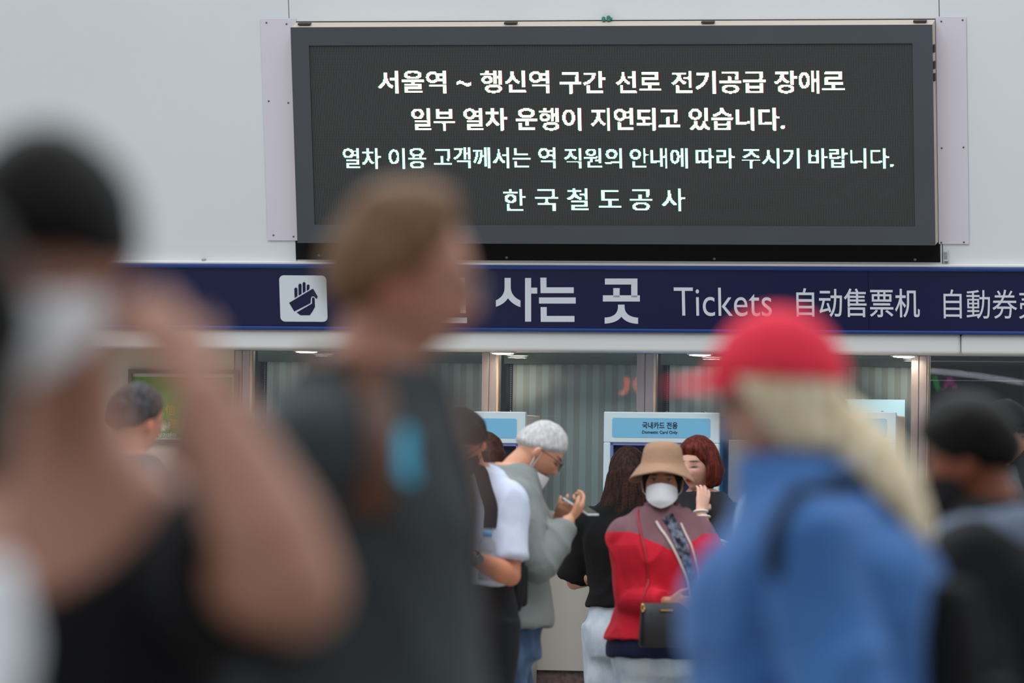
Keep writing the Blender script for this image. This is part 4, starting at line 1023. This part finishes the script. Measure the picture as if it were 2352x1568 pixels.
# ---- grey-haired man reading his phone
def man_greyhair():
    D = 22.75
    p = Person('grey-haired man in a grey shirt and jeans bending over a phone', (1238, 1036), D, -78, lean=7, hpitch=34, hyaw=-4, skin=(200, 146, 118), fat=1.22, belly=.035, look='shut', neckfwd=.62, stance=(.10, -.08),
               arms={'R': dict(w=P(1308, 1192, D - .16), e=P(1268, 1290, D - .26), hand=(P(1342, 1158, D - .10) - P(1308, 1192, D - .16), Vector((-.3, .5, .8)), .75, dict(spread=.16))),
                     'L': dict(w=P(1285, 1185, D + .14), e=P(1270, 1290, D + .3), hand=(P(1312, 1152, D + .0) - P(1285, 1185, D + .14), Vector((.3, -.5, .6)), .7))})
    p.make_body(.0055)
    ms = cloth('grey_shirt', (124, 130, 128), bump=.25)
    p.shirt(ms, hem=-.012, sleeve=1.86, off=.026, cuff=.010, wr=.009, wk=(8, 8, 4), collar=.045, flare=.02, soff=.020)
    p.pants(M_jeans, off=.040, wr=.010); p.shoes(M_shoe)
    p.hair(hairmat('hair_grey', (166, 167, 168), (196, 196, 196)), front=.46, side=.08, back=-.34, thick=.012, vol=.004)
    p.glasses(M_gfr, M_lens); p.mask(M_maskw, dz=-.05, dy=-.022)
    pm = p.Mi @ P(1334, 1163, D - .02)
    phone(p, Matrix.Translation(pm) @ Matrix.Rotation(-.9, 4, 'Z') @ Matrix.Rotation(1.1, 4, 'X'), 'pale phone in the hands of the grey-haired man')
man_greyhair()

# ---- long-haired woman at the machine
def woman_long():
    D = 25.25
    p = Person('woman with very long dark hair in a black top, back turned at a machine', (1442, 1090), D, -8, fem=1, skin=(200, 152, 126), shoulder=1.1,
               arms={'L': dict(w=P(1405, 1308, D - .1), e=P(1350, 1270, D), hand=(Vector((.6, .1, -.8)), Vector((.5, .6, 0)), .5)), 'R': dict(rel=(.03, .28, -.32))})
    p.make_body(.007)
    p.shirt(cloth('black_tee', (17, 17, 19)), 'top', hem=.055, sleeve=.92, off=.024, cuff=.03, wr=.006)
    p.pants(M_ljeans, off=.022, wr=.007); p.shoes(M_shoew)
    def ex(g):
        T = lambda x, y, z: p.MH @ Vector((x, y, z))
        g.tube([T(0, -.05, .06), T(0, -.075, 0), T(0, -.085, -.08), T(-.01, -.10, -.17), T(-.02, -.115, -.27), T(-.03, -.11, -.345)], [(.06, .05), (.085, .05), (.098, .05), (.112, .045), (.108, .04), (.07, .02)], side=(1, 0, 0), n=22)
    p.hair(hairmat('hair_darkbrown', (30, 20, 18), (62, 38, 30)), front=.5, side=-.5, back=-.95, thick=.016, extra=ex, vol=.002, nk=(110, 110, 3))
woman_long()

# ---- woman with the auburn bob
def woman_bob():
    D = 24.4
    p = Person('woman with an auburn bob in a black T-shirt touching her neck', (1603, 1070), D, 140, hyaw=6, hpitch=2, fem=1, skin=(214, 166, 146), shoulder=1.08, look='shut',
               arms={'L': dict(w=P(1609, 1172, D - .22), e=P(1690, 1275, D - .15), hand=(P(1622, 1108, D - .14) - P(1609, 1172, D - .22), Vector((-.5, .8, .0)), .25, dict(spread=.06))), 'R': dict(rel=(.04, .20, -.40))})
    p.make_body(.0055, lips=(190, 20, 44), brow=(40, 24, 22))
    p.shirt([cloth('charcoal_tee', (38, 38, 42)), cloth('tee_red_panel', (170, 24, 36)), cloth('tee_stripe', (214, 214, 218))], 'top', hem=-.05, sleeve=.80, off=.020, cuff=.022,
            split=lambda c: np.where(c[:, 2] < .665 * p.H, 1, 0) * 1)
    p.pants(M_btr); p.shoes(M_shoe)
    S, E, W, hd = p.arms['L']; ax = (E - S).normalized()
    for q in (.70, .78):
        g = G(); c = S.lerp(E, q); r0 = .030 * p.H * .88 + .034 + .004 * (q - .7) * 10
        R = [[c + ax * dz + (ax.orthogonal().normalized() * math.cos(a) + ax.cross(ax.orthogonal().normalized()) * math.sin(a)) * (r0 * k) for a in (2*PI*j/24 for j in range(24))] for dz, k in ((-.008, .9), (-.007, 1), (.007, 1.02), (.008, .9))]
        g.rings(R); p.add('sleeve_stripe', g, MATS['tee_stripe'])
    for q in (.88, .98):
        g = G(); c = E.lerp(W, q); f = (W - E).normalized(); u = f.orthogonal().normalized(); w = f.cross(u)
        g.tube([c + (u*math.cos(a) + w*math.sin(a)) * (.0285 if q > .9 else .032) + f * .006 * math.cos(a) for a in (2*PI*j/24 for j in range(25))], .0042, n=8, rnd=False); p.add('bracelet', g, mat('bracelet_white', (226, 222, 216), .3))
    def ex(g):
        T = lambda x, y, z: p.MH @ Vector((x, y, z))
        for k in (-1, 1): g.tube([T(k*.074, .022, .055), T(k*.090, .015, 0), T(k*.092, .018, -.045), T(k*.078, .03, -.092)], [(.03, .02), (.045, .018), (.047, .016), (.030, .010)], side=(0, 1, 0), n=16)
        g.tube([T(0, -.08, .04), T(0, -.098, -.02), T(0, -.085, -.085)], [(.07, .03), (.085, .03), (.07, .02)], side=(1, 0, 0), n=18)
    p.hair(hairmat('hair_auburn', (58, 22, 20), (112, 42, 30)), front=.50, side=-.25, back=-.8, thick=.020, extra=ex, vol=.003, nk=(90, 90, 5))
woman_bob()

# ---- woman in the bucket hat
def woman_bucket():
    D = 23.05
    p = Person('woman in a tan bucket hat, white mask and red jacket', (1521, 1104), D, 196, hyaw=-20, hpitch=-1, fem=.6, skin=(180, 124, 96), fat=1.16, bust=.01, shoulder=.98,
               arms={'R': dict(w=P(1536, 1383, D - .24), e=P(1410, 1370, D + .02), hand=(Vector((.95, -.2, -.1)), Vector((.1, .9, .2)), .6)), 'L': dict(w=P(1625, 1400, D - .12), e=P(1690, 1330, D + .1), hand=(Vector((-.6, -.3, -.6)), Vector((-.2, .9, 0)), .6))})
    p.make_body(.0055, brow=(52, 42, 38))
    p.shirt(cloth('navy_shirt', (28, 32, 62)), hem=-.035, sleeve=.15, off=.016, flare=.012)
    mred, mmau = cloth('jacket_red', (196, 30, 50), bump=.2), cloth('jacket_mauve', (122, 88, 96), bump=.2)
    def yoke(c):
        x = np.abs(c[:, 0]); lim = (.505 + .238) * p.H - .50 * np.clip(.15 - x, 0, .15) + .075
        return np.where((c[:, 2] > lim), 1, 0)
    p.shirt([mred, mmau], 'jacket', hem=.012, sleeve=1.9, off=.030, cuff=.008, wr=.008, wk=(8, 8, 5), collar=.045, flare=.02, split=yoke, soff=.022, voxel=.007)
    p.pants(M_ljeans, off=.022, wr=.007); p.shoes(M_shoew)
    # open front: dark scarf between the pale zip edges
    def zed(pix, w, m, name, off): return p.ribbon([p.on(u, v)[0] for u, v in pix], w, m, name, off=off, th=.002, bevel=0)
    zed(((1532, 1183), (1548, 1215), (1566, 1255), (1580, 1300), (1592, 1345), (1600, 1400)), [.050, .052, .055, .036, .022, .016], cloth('scarf_black', (20, 24, 38), rgb2=(120, 124, 140), vs_=(40, 40, 40)), 'scarf', .003)
    zed(((1506, 1196), (1522, 1222), (1540, 1250), (1560, 1288), (1577, 1340), (1588, 1400)), .010, mat('zip_pale', (190, 176, 170), .5), 'zipper', .006)
    zed(((1562, 1200), (1580, 1240), (1593, 1280), (1600, 1320), (1608, 1380)), .008, mat('zip_pale', (190, 176, 170), .5), 'zipper', .006)
    # short dark hair under the hat
    p.hair(HB, front=.36, side=-.55, back=-.85, thick=.010, topk=.3, vol=.002)
    p.mask(M_maskw)
    g = G(); R = []; n = 40                            # bucket hat: dome and drooping wavy brim
    for rr, z in ((.004, .166), (.048, .163), (.074, .152), (.086, .130), (.092, .10), (.097, .076), (.100, .070), (.120, .058), (.144, .040), (.150, .034), (.148, .030), (.142, .034), (.118, .052), (.096, .064), (.088, .078), (.082, .12)):
        ring = []
        for j in range(n):
            a = 2*PI*j/n; k = max(0, (rr - .100) / .050); wv = k * (.007 * math.sin(2*a + .6) + .006 * math.sin(3*a + 1)); side = abs(math.cos(a))
            ring.append((rr * math.cos(a) * .93, rr * math.sin(a) * 1.12 - .006, z + wv - k * .042 * side ** 1.5 + k * .010 * max(0, math.sin(a))))
        R.append(ring)
    g.rings(R); p.add('bucket_hat', g, cloth('hat_tan', (162, 128, 104), vs_=(30, 30, 30)), head=True)
    # black handbag held at the waist
    hb = p.item('handbag', 'black handbag with a gold ring against the red jacket', 'handbag', p.Mi @ (Matrix.Translation(P(1527, 1436, D - .27)) @ Matrix.Rotation(.25, 4, 'Z')))
    bpy.context.view_layer.update()
    g = G(); R = []
    for z, w, d in ((-.088, .100, .028), (-.08, .106, .036), (-.03, .106, .040), (.05, .100, .030), (.085, .094, .014), (.09, .092, .010)):
        R.append([(math.copysign(abs(math.cos(a)) ** .5, math.cos(a)) * w, math.copysign(abs(math.sin(a)) ** .7, math.sin(a)) * d, z) for a in (2*PI*j/32 for j in range(32))])
    g.rings(R); build('bag_body', g, mat('black_leather', (26, 26, 28), .38, bump=.2, bscale=300), hb, smooth=True)
    g = G(); c = Vector((-.098, -.02, .07)); g.tube([c + Vector((.006*math.cos(a), 0, .014*math.sin(a))) for a in (2*PI*j/20 for j in range(21))], .0035, n=8, rnd=False); build('gold_ring', g, mat('gold', (214, 178, 110), .25, metal=1), hb, smooth=True)
    g = G(); g.box((-.028, -.036, .058), (.022, -.024, .064)); build('gold_bar', g, MATS['gold'], hb, bevel=.001)
    p.ribbon([p.on(u, v)[0] for u, v in ((1484, 1388), (1490, 1330), (1482, 1270), (1470, 1215), (1468, 1170))], .009, mat('strap_red', (150, 22, 36), .5), 'strap', root=hb, off=.004)
woman_bucket()

# ---- black cap at the frame edge
def man_blackcap():
    p = Person('person in a black cap with a small white mark, at the dark window', (2304, 1003), 23.3, -88, skin=(206, 158, 136), hpitch=4)
    p.make_body(.008); p.shirt(cloth('dark_tee', (58, 70, 78)), hem=-.06, sleeve=.65, off=.018); p.pants(M_btr); p.shoes(M_shoe)
    p.hair(HB, front=.5, side=.0, back=-.45, thick=.012)
    c = cap_build(p, cloth('cap_black', (28, 28, 30)), 'cap')
    g = G(); T = lambda *a: p.MH @ Vector(a); g.tube([T(.035, .098, .078), T(.041, .098, .066), T(.036, .102, .060), T(.036, .105, .068)], .0028, n=8); build('cap_mark', g, M_maskw, c, smooth=True)
man_blackcap()
